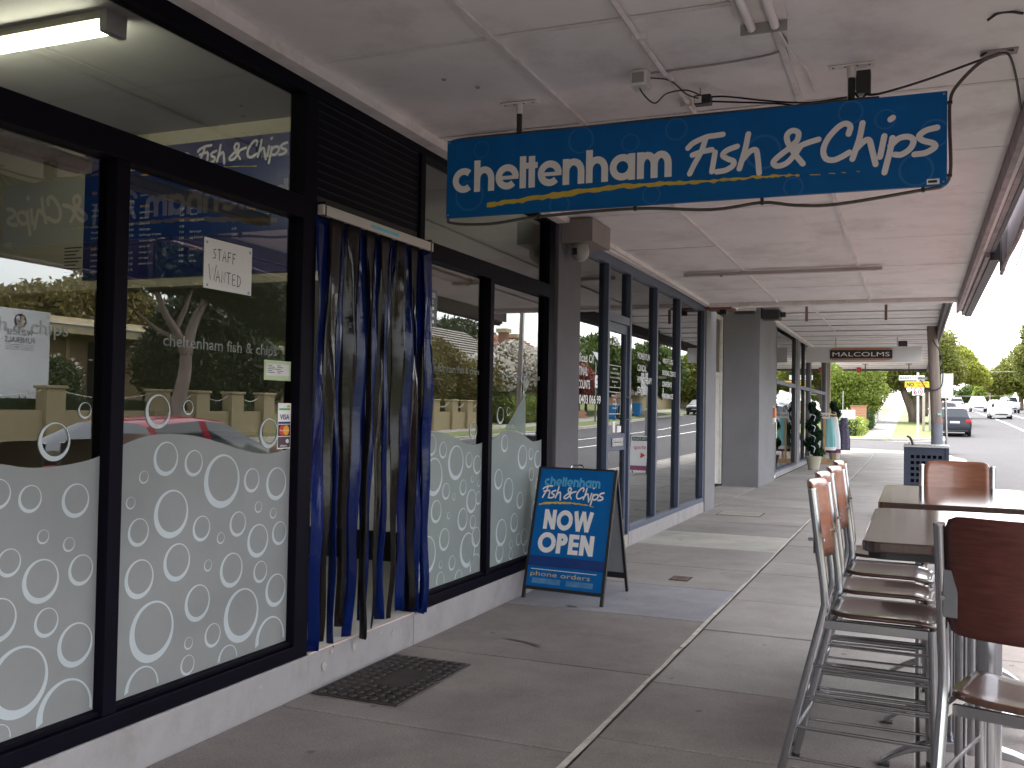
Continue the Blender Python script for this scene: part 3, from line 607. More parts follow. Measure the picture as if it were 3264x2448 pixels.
NAVY = M('navy print', (.015, .02, .16), .6, var=0); MCR = M('card red', (.62, .03, .02), .6, var=0); MCO = M('card orange', (.75, .33, .02), .6, var=0); MAROON = M('maroon print', (.08, .045, .06), .6, var=0); GRN = M('green print', (.1, .4, .15), .6, var=0)
xp = XG + 0.0036
def pr(mat, y0, y1, z0, z1, lift=0., nm='print'): return bx(nm, mat, t, xp, xp + .0003 + lift, y0, y1, z0, z1)
pr(GRN, 4.075, 4.165, 1.472, 1.482); pr(MCO, 4.14, 4.165, 1.488, 1.497)
pr(NAVY, 4.07, 4.172, 1.402, 1.413); text('VISA', NAVY, t, (xp + .0004, 4.082, 1.425), UXY, UZ, .026, .08, bold=.02, lift=.0002)
pr(INK, 4.07, 4.172, 1.340, 1.398)
for yy, mt in ((4.105, MCR), (4.137, MCO)):
    mb = MB(); mb.add([(xp + .0006 + (.0002 if mt is MCO else 0), yy + .026 * math.cos(2 * PI * k / 20), 1.369 + .026 * math.sin(2 * PI * k / 20)) for k in range(20)], [tuple(range(20))]); mb.build('card_mark', mt, t, recalc=False)
text('MasterCard', WHITE, t, (xp + .001, 4.083, 1.365), UXY, UZ, .009, .078, lift=.0002)
pr(MAROON, 4.07, 4.172, 1.280, 1.336); text('e', WHITE, t, (xp + .0004, 4.135, 1.305), UXY, UZ, .028, .026, bold=.03, lift=.0002); text('eftpos', WHITE, t, (xp + .0004, 4.09, 1.286), UXY, UZ, .012, .055, lift=.0002)
t = flat('opening_hours_sign', 'dark grey business hours sign inside glass right of strip curtain', 'sign', 5.54, 5.805, 2.04, 2.29, M('hours grey', (.10, .11, .14), .6, var=.04))
text('BUSINESS', WHITE, t, (XG + 0.0032, 5.555, 2.235), UXY, UZ, .03, .22, lift=.0003); text('HOURS', WHITE, t, (XG + 0.0032, 5.60, 2.19), UXY, UZ, .03, .15, lift=.0003)
for k in range(3):
    for j in range(2): bx('hours_panel', WHITE, t, XG + 0.0034, XG + 0.0038, 5.60 + j * .09, 5.67 + j * .09, 2.15 - k * .045, 2.172 - k * .045)
# rolled blinds inside
for a, b, lab in ((1.5, 2.88, 'rolled brown window blind inside the leftmost window in view'), (3.02, 4.04, 'rolled brown window blind above handwritten notice'), (5.6, 6.5, 'rolled brown blind inside window right of curtain')):
    t = thing('roller_blind', lab, 'blind', (-.15, a, 2.42), group='rolled window blinds')
    MB().tube([(-.15, a, 2.445), (-.15, b, 2.445)], .028, 12).build('roll', BLIND, t, smooth=True)
    bx('bottom_bar', BLIND, t, -.16, -.14, a + .01, b - .03, 2.402, 2.416)
    bx('bracket', WHITE, t, -.17, -.12, b, b + .012, 2.41, 2.475); bx('bracket', WHITE, t, -.17, -.12, a - .012, a, 2.41, 2.475)
# interior shell
bx('interior_floor', TILE, shop, -7.2, -.165, -.9, 8.0, .05, .185)
bx('interior_ceiling', CEIL, shop, -7.2, -.122, -.9, 8.0, 3.52, 3.58)
bx('ceiling_strip', CEIL, shop, -1.71, -1.68, -.9, 5.6, 3.515, 3.5195)
bx('interior_back_wall', M('brown inner wall', (.085, .065, .052), .8, var=.15), shop, -7.3, -7.2, -.9, 8.0, .05, 3.58)
bx('interior_side_wall', CREAM, shop, -7.2, -.13, 7.97, 8.05, .19, 3.52)
bx('interior_side_wall', CREAM, shop, -7.2, -.13, -.98, -.9, .19, 3.52)
bx('bulkhead', CREAM, shop, -4.3, -.65, 5.60, 5.72, 2.36, 3.518)
bx('shop_roof', FASC_DK, shop, -7.3, -.0, -1.0, 8.05, 3.585, 3.65)
bx('unseen_upper_wall', CREAM, shop, -.25, -.02, -1.0, 15.3, 3.66, 5.0)  # unseen wall above the awning, added to block the sun
bx('flank_wall', PILLARM, shop, -.3, -.01, -8, -.61, -.05, 3.3)
# fluorescent light
t = thing('fluorescent_light', 'lit fluorescent tube fitting on the fish shop ceiling', 'light', (-1.6, 3.8, 3.52))
bx('housing', CREAM, t, -2.5, -.96, 3.72, 3.84, 3.475, 3.518); bx('end_cap', GREYP, t, -.96, -.91, 3.71, 3.85, 3.40, 3.518, bevel=.004); bx('end_cap', GREYP, t, -2.545, -2.5, 3.71, 3.85, 3.40, 3.518)
MB().tube([(-2.49, 3.78, 3.435), (-.97, 3.78, 3.435)], .026, 12).build('tube', TUBE, t, smooth=True)
# menu board
t = thing('menu_board', 'dark blue menu board with white prices hung inside shop', 'menu board', (-1.9, 5.59, 2.43))
bx('board', M('menu blue', (.006, .016, .09), .35, var=.15, vs=3), t, -3.02, -.80, 5.585, 5.598, 2.43, 3.41)
yb = 5.5845; MENUW = M('menu white', (.62, .62, .62), .6, var=0); MENUO = M('menu orange', (.6, .3, .06), .6, var=0)
st, wdt = geo_word('cheltenham')
k_ = .87 / wdt; put_strokes('lettering', MENUW, t, st, (-2.86, yb, 3.245), (k_, 0, 0), (0, 0, k_), .0006)
put_strokes('lettering', MENUW, t, FISHN, (-1.926, yb, 3.25), (.655, 0, 0), (0, 0, .66), .0006, cap=True, k=4)
V, F = brush([(-2.7, 3.19), (-2.2, 3.215), (-1.8, 3.21), (-1.4, 3.19)], .014, 3); mb = MB(); put2d(mb, V, F, (0, yb, 0), UX, UZ, .0006); mb.build('underline', YEL, t, recalc=False)
MENU = [(-2.94, [('fish', 1), ('', 0), ('flake', 0), ('whiting', 0), ('grilled fish', 0), ('', 0), ('calamari', 0), ('flounder', 0), ('butterfish', 0), ('', 0), ('seafood', 1), ('scallop', 0), ('calamari', 0), ('prawn cutlet', 0), ('seafood stick', 0)]),
        (-2.46, [('chips', 1), ('minimum chips', 0), ('', 0), ('snacks', 1), ('potato cakes', 0), ('dim sims', 0), ('chiko roll', 0), ('hamburger', 0), ('beef burger in batter', 0), ('chicken nuggets', 0), ('spring roll', 0), ('sausage roll', 0), ('corn jack', 0), ('pickled onion', 0)]),
        (-1.985, [('burgers', 1), ('bacon', 0), ('egg', 0), ('cheese', 0), ('works', 0), ('the lot', 0), ('super special', 0), ('', 0), ('fish burger', 0), ('egg & bacon', 0), ('', 0), ('steak', 1), ('plain', 0), ('the lot', 0)]),
        (-1.50, [('drinks', 1), ('cans', 0), ('bottles', 0), ('', 0), ('', 0), ('sweets', 1), ('pineapple fritters', 0), ('banana fritters', 0)])]
rp_ = random.Random(9)
for x, L in MENU:
    for i, (w_, hd) in enumerate(L):
        if not w_: continue
        z = 3.09 - i * .043
        text(w_, MENUO if hd else MENUW, t, (x, yb, z), UX, UZ, .026 if hd else .018, name='menu_line', lift=.0005)
        if not hd: text('%d.%d0' % (rp_.randint(1, 8), rp_.randint(0, 9)), MENUW, t, (x + .38, yb, z), UX, UZ, .018, name='menu_line', lift=.0005)
t = thing('price_list', 'narrow printed price sheet on the cream bulkhead by the menu board', 'notice', (-3.15, 5.59, 2.40))
bx('sheet', CREAM, t, -3.48, -3.025, 5.594, 5.599, 2.40, 3.36)
for k in range(9): bx('print_line', INK, t, -3.22, -3.22 + .12 + .06 * ((k * 7) % 3) / 2, 5.592, 5.5935, 2.47 + k * .027, 2.48 + k * .027)
# counter seen behind the strips
t = thing('serving_counter', 'pale teal panelled serving counter inside the doorway', 'counter', (-2, 7.2, .19))
bx('panel', TEALW, t, -3.4, -2.0, 6.9, 7.6, .48, 1.18, bevel=.01); bx('panel', TEALW, t, -1.995, -.5, 6.9, 7.6, .48, 1.18, bevel=.01); bx('worktop', STEEL, t, -3.45, -.45, 6.85, 7.65, 1.182, 1.23, bevel=.005)
for xx in (-3.3, -2.0, -.6): bx('leg', STEEL, t, xx - .02, xx + .02, 6.95, 6.99, .187, .48)
bx('kickboard', BLACKP, t, -3.4, -.5, 7.2, 7.22, .187, .47)
bx('inner_step', BLACKP, shop, -1.0, -.905, 4.31, 5.45, .187, .33)

# strip curtain
t = thing('strip_curtain', 'blue and smoky plastic strip curtain hanging in the shop doorway', 'curtain', (0, 4.9, .2))
bx('rail', M('white rail', (.48, .445, .43), .5, var=.05), t, -.018, .022, 4.315, 5.585, 2.512, 2.568, bevel=.004)
bx('rail_print', M('cyan print', (.12, .42, .6), .6), t, .0222, .0232, 4.80, 5.12, 2.53, 2.548)
for yy in (4.33, 5.545): bx('rail_clip', BLACKP, t, -.02, .024, yy, yy + .012, 2.505, 2.585)
rs = random.Random(21)
SPEC = [(4.37, 4.345, 1, .15, .20), (4.47, 4.40, 0, .12, .24), (4.55, 4.52, 1, .12, .18), (4.64, 4.60, 0, .13, .28), (4.74, 4.72, 1, .13, .20), (4.83, 4.79, 0, .11, .18), (4.91, 4.86, 1, .12, .26), (5.00, 4.93, 0, .12, .21), (5.09, 5.05, 1, .14, .23), (5.18, 5.15, 0, .11, .22), (5.27, 5.25, 1, .13, .25), (5.36, 5.37, 0, .10, .24), (5.45, 5.46, 1, .15, .20), (5.53, 5.52, 1, .12, .19)]
for i, (yt, ybm, blue, w, zb) in enumerate(SPEC):
    ph, ph2 = rs.uniform(0, 6), rs.uniform(0, 6); tw = rs.uniform(-1.0, 1.0); nar = rs.uniform(.30, .56); xo = .006 if i % 2 else -.008
    def fn(u, v, yt=yt, ybm=ybm, w=w, zb=zb, ph=ph, ph2=ph2, tw=tw, nar=nar, xo=xo):
        z = 2.512 - v * (2.512 - zb); c = yt + (ybm - yt) * v ** .8 + .02 * math.sin(ph + 5 * v) * v + .006 * math.sin(ph2 + 17 * v) * v
        ww = w * (1.15 - (1.15 - nar) * min(1, v * 1.3)); a = tw * v + .5 * math.sin(ph2 + 4 * v) * min(1, 3 * v); q = (u - .5)
        cur = .035 * (4 * q * q - .3) * (.4 + v) * math.sin(ph + 2) * 1.2
        x = xo + q * ww * math.sin(a) + cur * min(1, 6 * v) + .014 * math.sin(ph + 9 * v) * v + .006 * math.sin(ph2 + 23 * v) * min(1, 4 * v)
        return (max(-.05, min(x, .09)) , c + q * ww * math.cos(a), z)
    MB().grid(fn, 5, 30).build('strip', PVCB if blue else PVCD, t, smooth=True, solid=.002, split=False, recalc=False)

# ------------------------------------------------------------------ door mat with drainage studs
t = thing('door_mat', 'black ribbed rubber mat on the footpath below the curtained doorway', 'mat', (.28, 4.72, 0))
bx('base', RUBBER, t, .035, .545, 4.28, 5.15, .001, .010, bevel=.003)
stud = MB().lathe([(.026, 0), (.024, .006), (.017, .0085)], n=8); sm_ = None
for i in range(8):
    for j in range(13):
        if 3 <= i <= 5 and 4 <= j <= 8: continue
        x = .075 + i * .0615; y = 4.32 + j * .066
        if sm_ is None:
            o = stud.build('stud', RUBBER, t, local=True, smooth=True); sm_ = o.data
        else:
            o = bpy.data.objects.new('stud', sm_); col.objects.link(o); o.parent = t
        o.location = (x - .28, y - 4.72, .0095)
bx('worn_pad', RUBBER, t, .24, .43, 4.55, 4.89, .010, .013, bevel=.001)

# ------------------------------------------------------------------ pillars and office shopfront
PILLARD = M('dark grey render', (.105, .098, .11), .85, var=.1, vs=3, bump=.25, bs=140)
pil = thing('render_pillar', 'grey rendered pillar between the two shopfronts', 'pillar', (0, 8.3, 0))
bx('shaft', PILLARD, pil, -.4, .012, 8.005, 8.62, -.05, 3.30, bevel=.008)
off = thing('office_shopfront', 'office shopfront with tall narrow panes and blue grey frames', 'building', (0, 11.5, 0))
bx('plinth', PLINTH, off, -.14, .0, 8.625, 9.62, -.05, .155, bevel=.005); bx('plinth', PLINTH, off, -.14, .0, 10.44, 14.58, -.05, .155, bevel=.005)
bx('door_step', CONC_LT, off, -.3, -.005, 9.622, 10.438, -.05, .13, bevel=.006); bx('threshold', STEEL, off, -.12, -.02, 9.66, 10.42, .1305, .15)
def gf(name, y0, y1, z0, z1, x0=-.11, x1=-.01): return bx(name, GREYF, off, x0, x1, y0, y1, z0, z1, bevel=.004)
gf('sill_rail', 8.62, 9.58, .156, .215, x1=-.003); gf('sill_rail', 10.48, 14.57, .156, .215, x1=-.003)
gf('head_rail', 8.62, 14.57, 3.02, 3.12)
MUL = [(9.575, 9.645), (10.415, 10.485), (11.62, 11.69), (12.88, 12.95), (14.50, 14.57)]
for a, b in MUL: gf('mullion', a, b, .13 if a in (9.575, 10.415) else .2155, 3.02, x1=-.006)
gf('door_transom', 9.647, 10.413, 2.44, 2.53)
bx('cornice', BATT, off, -.05, .05, 8.62, 14.58, 3.121, 3.2)
def opane(y0, y1, z0, z1, x=-.06): return pane(y0, y1, z0, z1, GLASS2, off, x)
q1 = opane(8.62, 9.575, .215, 3.02); q2 = opane(10.485, 11.62, .215, 3.02); q3 = opane(11.69, 12.88, .215, 3.02); q4 = opane(12.95, 14.5, .215, 3.02); opane(9.645, 10.415, 2.53, 3.02)
GW = M('white window vinyl', (.72, .72, .72), .6, var=0)
for s_, z, w in (('Offices Of', 1.97, .62), ('OPTIMAL', 1.84, .42), ('ACCOUNTS', 1.71, .50), ('Ph 0403 066 99', 1.565, .86)): text(s_, GW, q1, (-.058, 8.655, z), UXY, UZ, .085, w, bold=.02)
for s_, z, w in (('MOMENTUM', 2.11, .55), ('CLINICAL', 1.97, .40), ('HYPNOTHERAPY', 1.83, .67), ('CENTRE', 1.71, .32)): text(s_, GW, q2, (-.058, 10.93, z), UXY, UZ, .075, w, bold=.02)
for s_, z, w, dy in (('WEIGHT LOSS', 2.12, .57, 0), ('SMOKING CESSATION', 1.965, .84, 0), ('CONFIDENCE', 1.82, .52, 0), ('&', 1.74, .06, .03), ('PERFORMANCE', 1.665, .60, 0)): text(s_, GW, q3, (-.058, 12.13 + dy, z), UXY, UZ, .065, w, bold=.02)
dr = thing('office_door', 'glazed office door numbered 226 with letter slot', 'door', (-.05, 10.03, .15))
for a, b, c, d in ((9.65, 9.71, .152, 2.438), (10.35, 10.41, .152, 2.438), (9.711, 10.349, .152, .30), (9.711, 10.349, 2.34, 2.438), (9.711, 10.349, 1.07, 1.25)): bx('stile' if b - a < .1 else 'rail', GREYF, dr, -.085, -.035, a, b, c, d, bevel=.003)
dp = pane(9.711, 10.349, 1.25, 2.34, GLASS2, dr); pane(9.711, 10.349, .30, 1.07, GLASS2, dr)
text('226', GW, dp, (-.058, 9.9, 2.20), UXY, UZ, .10, .26, bold=.01)
for z0, z1, n in ((1.745, 1.985, 5), (1.46, 1.70, 4)):
    for a, b, c, d in ((9.80, 10.24, z0, z0 + .006), (9.80, 10.24, z1 - .006, z1), (9.80, 9.806, z0, z1), (10.234, 10.24, z0, z1)): bx('panel_outline', GW, dp, -.0592, -.0585, a, b, c, d)
    for k in range(n): text(['MOMENTUM', 'CLINICAL HYPNOTHERAPY', 'Experienced and caring', 'By appointment', 'info'][k] if n == 5 else ['Offices Of', 'OPTIMAL', 'ACCOUNTS', '0403 066 99'][k], GW, dp, (-.058, 10.02, z1 - .05 - k * .045), UXY, UZ, .022, .36 if n == 5 and k in (1, 2) else None, align='C')
bx('letter_slot', STEEL, dr, -.034, -.022, 9.85, 10.24, 1.115, 1.205, bevel=.004); bx('slot_flap', BLACKP, dr, -.0215, -.020, 9.88, 10.21, 1.155, 1.163)
MB().tube([(-.03, 10.38, 1.40), (.025, 10.38, 1.42), (.025, 10.38, 1.63), (-.03, 10.38, 1.65)], .009, 8).build('pull_handle', CHROME, dr, smooth=True)
for yy, ww in ((9.96, .09), (10.13, .15)): bx('door_sticker', WHITE, dp, -.0592, -.0586, yy, yy + ww, 1.262, 1.262 + (.12 if ww < .1 else .07))
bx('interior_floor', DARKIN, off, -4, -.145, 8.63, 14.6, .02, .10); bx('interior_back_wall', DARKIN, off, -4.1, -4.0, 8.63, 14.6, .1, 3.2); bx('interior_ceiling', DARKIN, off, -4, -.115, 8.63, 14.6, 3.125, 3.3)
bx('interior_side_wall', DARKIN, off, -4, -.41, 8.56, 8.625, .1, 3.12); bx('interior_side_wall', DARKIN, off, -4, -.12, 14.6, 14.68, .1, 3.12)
pil2 = thing('render_pillar', 'narrow grey pillar at the far end of the office shopfront', 'pillar', (0, 14.95, 0))
bx('shaft', PILLARM, pil2, -.75, .014, 14.585, 15.36, -.05, 3.28, bevel=.008)
# recess with white timber door
rec = thing('recessed_entry', 'recessed entry with narrow white timber door beside the grey pillar', 'building', (-.75, 17.5, 0))
bx('recess_floor', CONC, rec, -.752, -.022, 15.36, 19.9, -.05, .004)
bx('recess_wall', PILLARM, rec, -1.0, -.752, 15.36, 18.95, -.05, 3.7)
WHT = M('old white paint', (.60, .58, .54), .6, var=.08, vs=6, dirt=(.35, .3, .25), dirt_amt=.6, dirt_s=4)
bx('door_frame', WHT, rec, -.8, -.70, 18.96, 19.06, .05, 3.45, bevel=.005); bx('door_frame', WHT, rec, -.8, -.70, 19.74, 19.84, .05, 3.45, bevel=.005); bx('door_frame', WHT, rec, -.8, -.70, 19.062, 19.738, 3.36, 3.45)
bx('door_leaf', WHT, rec, -.79, -.74, 19.065, 19.735, .08, 2.2, bevel=.004); bx('transom_bar', WHT, rec, -.80, -.715, 19.063, 19.737, 2.2, 2.3)
bx('fanlight', M('dusty brown glass', (.12, .09, .07), .3, var=.2), rec, -.78, -.75, 19.063, 19.737, 2.305, 3.355)
for z0, z1 in ((.2, .95), (1.1, 2.1)): bx('door_panel', WHT, rec, -.742, -.734, 19.15, 19.65, z0, z1, bevel=.004)
# ------------------------------------------------------------------ awnings
def zs(y): return 3.30 - .012 * y
aw = thing('awning', 'long white sheeted verandah awning over the footpath', 'awning', (1.7, 5, 3.3))
JY = [-8, -6.4, -4.9, -3.3, -1.7, -.2, 1.25, 2.7, 4.12, 5.52, 6.8, 8.1, 9.8, 11.5, 13.0, 14.42]
JX = [.07, 1.07, 2.33, 3.46]
def tilt_box(name, mat, parent, x0, x1, y0, y1, d0, d1, **k):
    V = [(x0, y0, zs(y0) + d0), (x1, y0, zs(y0) + d0), (x1, y1, zs(y1) + d0), (x0, y1, zs(y1) + d0), (x0, y0, zs(y0) + d1), (x1, y0, zs(y0) + d1), (x1, y1, zs(y1) + d1), (x0, y1, zs(y1) + d1)]
    return MB().add(V, [(0, 3, 2, 1), (4, 5, 6, 7), (0, 1, 5, 4), (1, 2, 6, 5), (2, 3, 7, 6), (3, 0, 4, 7)]).build(name, mat, parent, **k)
ra = random.Random(5)
for i in range(len(JY) - 1):
    for j in range(3):
        g = .008; dz = ra.uniform(-.002, .002)
        tilt_box('soffit_sheet', SOFF, aw, JX[j] + .001, JX[j + 1] - .001, JY[i] + g, JY[i + 1] - g, dz, .012 + dz)
    tilt_box('cover_strip', BATT, aw, .08, 3.45, JY[i + 1] - .016, JY[i + 1] + .016, -.007 if i % 3 else -.009, -.0025) if i in (7, 8) else None
for xb in (1.07, 2.33):
    tilt_box('batten', BATT, aw, xb - .017, xb + .017, -8, 14.42, -.018, -.003)
tilt_box('cornice', BATT, aw, -.008, .085, -8, 8.0, -.06, .0); tilt_box('cornice', BATT, aw, .013, .085, 8.0, 14.42, -.045, -.001)
tilt_box('roof_deck', FASC_DK, aw, -.01, 3.62, -8, 14.6, .02, .09)
tilt_box('inner_fascia', FASC, aw, 3.462, 3.50, -8, 15.3, -.13, .018)
tilt_box('fascia_mould', BATT, aw, 3.502, 3.535, -8, 10.2, -.10, -.04); tilt_box('fascia_mould', FASC, aw, 3.536, 3.575, -8, 10.2, -.11, -.02); tilt_box('fascia_mould', BATT, aw, 3.502, 3.535, 10.2, 15.3, -.11, -.05); tilt_box('fascia_mould', FASC, aw, 3.536, 3.575, 10.2, 15.3, -.16, -.02)
tilt_box('gutter', FASC_DK, aw, 3.576, 3.61, -8, 10.2, -.12, .12); tilt_box('gutter', FASC_DK, aw, 3.576, 3.66, 10.2, 15.3, -.185, .12)
tilt_box('end_beam', BATT, aw, .07, 3.46, 14.43, 14.62, -.06, .15, bevel=.004); tilt_box('end_beam_lip', BATT, aw, .07, 3.46, 14.622, 14.70, -.03, .16)
# drop blind hung from the street edge
fs = thing('street_edge_blind', 'dark drop panel hanging along the street edge of the awning', 'blind', (3.7, 3, 2.7))
CANV = M('dark purple canvas', (.06, .035, .055), .8, var=.2, vs=2)
def fb(y0, y1, zb0, zb1, x):
    def fn(u, v):
        y = y0 + (y1 - y0) * u; zb = zb0 + (zb1 - zb0) * u + .02 * math.sin(3 * PI * u); zt = zs(y) + .3
        return (x - .03 * v, y, zt + (zb - zt) * v)
    MB().grid(fn, 20, 3).build('panel', CANV, fs, solid=.012, recalc=False)
    MB().tube([(x - .03, y0 + (y1 - y0) * k / 8, zb0 + (zb1 - zb0) * k / 8 + .02 * math.sin(3 * PI * k / 8)) for k in range(9)], .02, 8).build('bottom_rail', FASC, fs, smooth=True)
fb(-8, 7.2, 2.60, 2.64, 3.72); fb(7.25, 10.5, 3.08, 2.90, 3.725)
for yy, zb in ((10.48, 2.92), (10.1, 2.95), (7.15, 2.66), (3.2, 2.68), (.2, 2.68)): bx('upright', FASC, fs, 3.672, 3.70, yy - .05, yy, zb, zs(yy) + .15)
MB().tube(catmull([(3.7, 10.3, 2.90), (3.74, 9.9, 2.84), (3.76, 9.3, 2.92), (3.74, 8.6, 3.0)], 5), .006, 5).build('cord', GREYP, fs)
# second awning beyond
def z2(y): return 3.66 - .003 * (y - 15)
aw2 = thing('awning', 'boarded white awning over the footpath in front of the clothes shop', 'awning', (1.7, 30, 3.6))
ys2 = [15.0 + 1.55 * k for k in range(21)]
for a, b in zip(ys2[:-1], ys2[1:]):
    for k in range(2):
        y0 = a + k * .775; bx('soffit_board', SOFF, aw2, -.06, 3.40, y0 + .014, y0 + .761, z2(y0) + ra.uniform(-.004, .004), z2(y0) + .02)
JSTR = M('dark joint strip', (.42, .385, .37), .8, var=.3)
for a in ys2[1:]:
    bx('joint_strip', JSTR, aw2, -.05, 3.39, a - .02, a + .02, z2(a) - .016, z2(a) - .006)
bx('roof_deck', FASC_DK, aw2, -.1, 3.5, 15.0, 46.2, 3.69, 3.78)
bx('fascia', FASC_DK, aw2, 3.402, 3.47, 15.0, 46.2, 3.42, 3.69); bx('fascia_mould', FASC, aw2, 3.472, 3.50, 15.0, 46.2, 3.36, 3.62); bx('end_fascia', FASC_DK, aw2, -.1, 3.40, 46.05, 46.2, 3.47, 3.56)
bx('batten', BATT, aw2, 1.02, 1.055, 15.0, 26, 3.60, 3.617)
bx('cornice', BATT, aw2, -.058, .06, 22, 38, 3.53, 3.60)
for xx, lab in ((1.16, 'rusty hanger rod under boarded awning nearer the shop wall'), (2.46, 'rusty hanger rod under boarded awning nearer the street')):
    t = thing('hanger_rod', lab, 'rod', (xx, 17.6, 3.64)); bx('rod', M('rust brown', (.13, .07, .05), .8, var=.2), t, xx - .022, xx + .022, 17.58, 17.62, 3.12, 3.645); bx('plate', BATT, t, xx - .06, xx + .06, 17.55, 17.65, 3.635, 3.65)

# ------------------------------------------------------------------ hanging sign
sg = thing('hanging_shop_sign', 'blue hanging shop sign with white lettering under awning', 'sign', (1.73, 5.0, 3.05))
bx('panel', BLUE, sg, .402, 3.055, 5.0, 5.022, 2.60, 3.05, bevel=.002)
bx('back_frame', BLACKP, sg, .41, 3.047, 5.0225, 5.05, 2.605, 3.045)
YF = 4.9995
for cx, cz, r_ in ((.55, 2.72, .09), (.62, 2.98, .05), (1.22, 2.98, .075), (1.5, 2.94, .05), (1.75, 2.99, .06), (2.2, 2.83, .09), (2.62, 2.99, .06), (2.78, 2.94, .05), (3.0, 2.85, .07), (2.35, 2.64, .05), (1.1, 2.63, .06), (1.62, 2.65, .05), (2.92, 2.68, .08)):
    mb = MB(); n = 32; V = []
    for k in range(n):
        a = 2 * PI * k / n
        for rr in (r_, r_ * .86): V.append((min(max(cx + rr * math.cos(a), .404), 3.053), YF, min(max(cz + rr * math.sin(a), 2.602), 3.048)))
    mb.add(V, [(2 * k, 2 * ((k + 1) % n), 2 * ((k + 1) % n) + 1, 2 * k + 1) for k in range(n)]); mb.build('ring_print', GHOST, sg, recalc=False)
st, wdt = geo_word('cheltenham'); kx = (1.729 - .442) / wdt; kz = .128
put_strokes('lettering', WHITE, sg, st, (.442, YF, 2.7385), (kx, 0, 0), (0, 0, kx * 1.01), .001)
put_strokes('lettering', WHITE, sg, FISHN, (1.813, YF, 2.75), UX, UZ, .001, cap=True, k=6)
UL = [(.661,2.658),(.852,2.67),(1.093,2.688),(1.326,2.701),(1.552,2.707),(1.771,2.705),(1.95,2.700),(2.149,2.704),(2.276,2.701),(2.38,2.698)]
V, F = brush(UL, .027, 5); mb = MB(); put2d(mb, V, F, (0, YF, 0), UX, UZ, .0008)
for x, w in ((2.43, .05), (2.52, .03), (2.58, .02), (2.65, .015)): put2d(mb, [(x, 2.693), (x + w, 2.690), (x + w, 2.694), (x, 2.697)], [(0, 1, 2, 3)], (0, YF, 0), UX, UZ, .0008)
mb.build('underline', YEL, sg, recalc=False)
bx('maker_sticker', WHITE, sg, 2.967, 3.023, YF - .0012, YF - .0006, 2.605, 2.632); bx('sticker_print', INK, sg, 2.973, 3.012, YF - .0017, YF - .0013, 2.613, 2.625)
for xx, lab in ((.84, 'a'), (2.62, 'b')):
    z_ = zs(5.02); MB().tube([(xx, 5.03, 3.045), (xx, 5.03, z_ - .07)], .017, 8).build('hanger', BLACKP, sg, smooth=True)
    MB().tube([(xx, 5.03, z_ - .07), (xx, 5.03, z_ - .004)], .02, 8).build('hanger_collar', BATT, sg, smooth=True)
    bx('ceiling_plate', BATT, sg, xx - .11, xx + .11, 5.005, 5.055, z_ - .012, z_ - .0035, bevel=.002)
    for k in range(4): bx('screw', BLACKP, sg, xx - .09 + k * .057, xx - .082 + k * .057, 5.018, 5.026, z_ - .0155, z_ - .0122)
for xx, zz in ((.415, 2.615), (3.04, 3.036), (3.04, 2.615), (.415, 3.036)): bx('corner_screw', GREYP, sg, xx - .004, xx + .004, YF - .002, YF - .0002, zz - .004, zz + .004)
# rope light clipped round the sign
ROPE = M('grey rope light', (.10, .085, .075), .35, var=.2, vs=30)
rpn = thing('rope_light', 'grey rope light tube looped around the hanging blue sign', 'rope light', (1.7, 5.03, 2.55))
top = [(.409,3.023),(.447,3.059),(.795,3.064),(1.244,3.060),(1.472,3.062),(1.928,3.062),(2.321,3.060),(2.593,3.062),(2.75, 3.06)]
bot = [(.409, 3.023), (.398, 2.8), (.40,2.614),(.432,2.573),(.671,2.555),(.967,2.579),(1.524,2.589),(1.934,2.557),(2.193,2.577),(2.361,2.552),(2.564,2.545),(2.951,2.588),(3.038,2.602),(3.071,2.667),(3.067,2.871),(3.068,3.007),(3.097,3.078),(3.193,3.175),(3.283,3.211)]
MB().tube(catmull([(a, 5.03, b) for a, b in top], 5), .007, 6).build('tube', ROPE, rpn, smooth=True); MB().tube(catmull([(a, 5.03, b) for a, b in bot], 5), .009, 6).build('tube', ROPE, rpn, smooth=True)
for xx, zz in ((.967, 2.58), (1.524, 2.59), (2.193, 2.578), (2.951, 2.59)): bx('clip', BLACKP, rpn, xx - .008, xx + .008, 5.02, 5.04, zz - .012, 2.60)
for zz in (3.0, 2.65): bx('clip', BLACKP, rpn, 3.055, 3.078, 5.02, 5.04, zz - .006, zz + .006)
# junction box, adapter, cables and other ceiling things
z_ = zs(4.85)
t = thing('junction_box', 'white junction box on the awning ceiling above the hanging sign', 'box', (1.61, 4.79, z_)); bx('box', GREYP if 0 else BATT, t, 1.565, 1.655, 4.74, 4.84, z_ - .085, z_ - .003, bevel=.006); bx('socket', GREYP, t, 1.58, 1.64, 4.73, 4.739, z_ - .07, z_ - .02)
t = thing('power_adapter', 'small black power adapter dangling from the awning ceiling', 'adapter', (1.86, 5.12, z_)); bx('body', BLACKP, t, 1.82, 1.91, 5.09, 5.15, z_ - .10, z_ - .05, bevel=.005); bx('label_plate', WHITE, t, 1.825, 1.862, 5.087, 5.0895, z_ - .095, z_ - .06); MB().tube([(1.85, 5.12, z_ - .05), (1.85, 5.12, z_ - .003)], .003, 6).build('hook', GREYP, t)
cab = thing('power_cables', 'tangled black power cables strung above the hanging sign', 'cable', (2, 5, z_))
def cable(pts, r_=.004): MB().tube(catmull(pts, 6), r_, 6).build('cable', BLACKP, cab, smooth=True)
cable([(1.60, 4.76, z_ - .06), (1.62, 4.8, z_ - .11), (1.67, 4.85, z_ - .15), (1.72, 4.9, z_ - .09), (1.80, 5.0, z_ - .05), (1.86, 5.1, z_ - .055)])
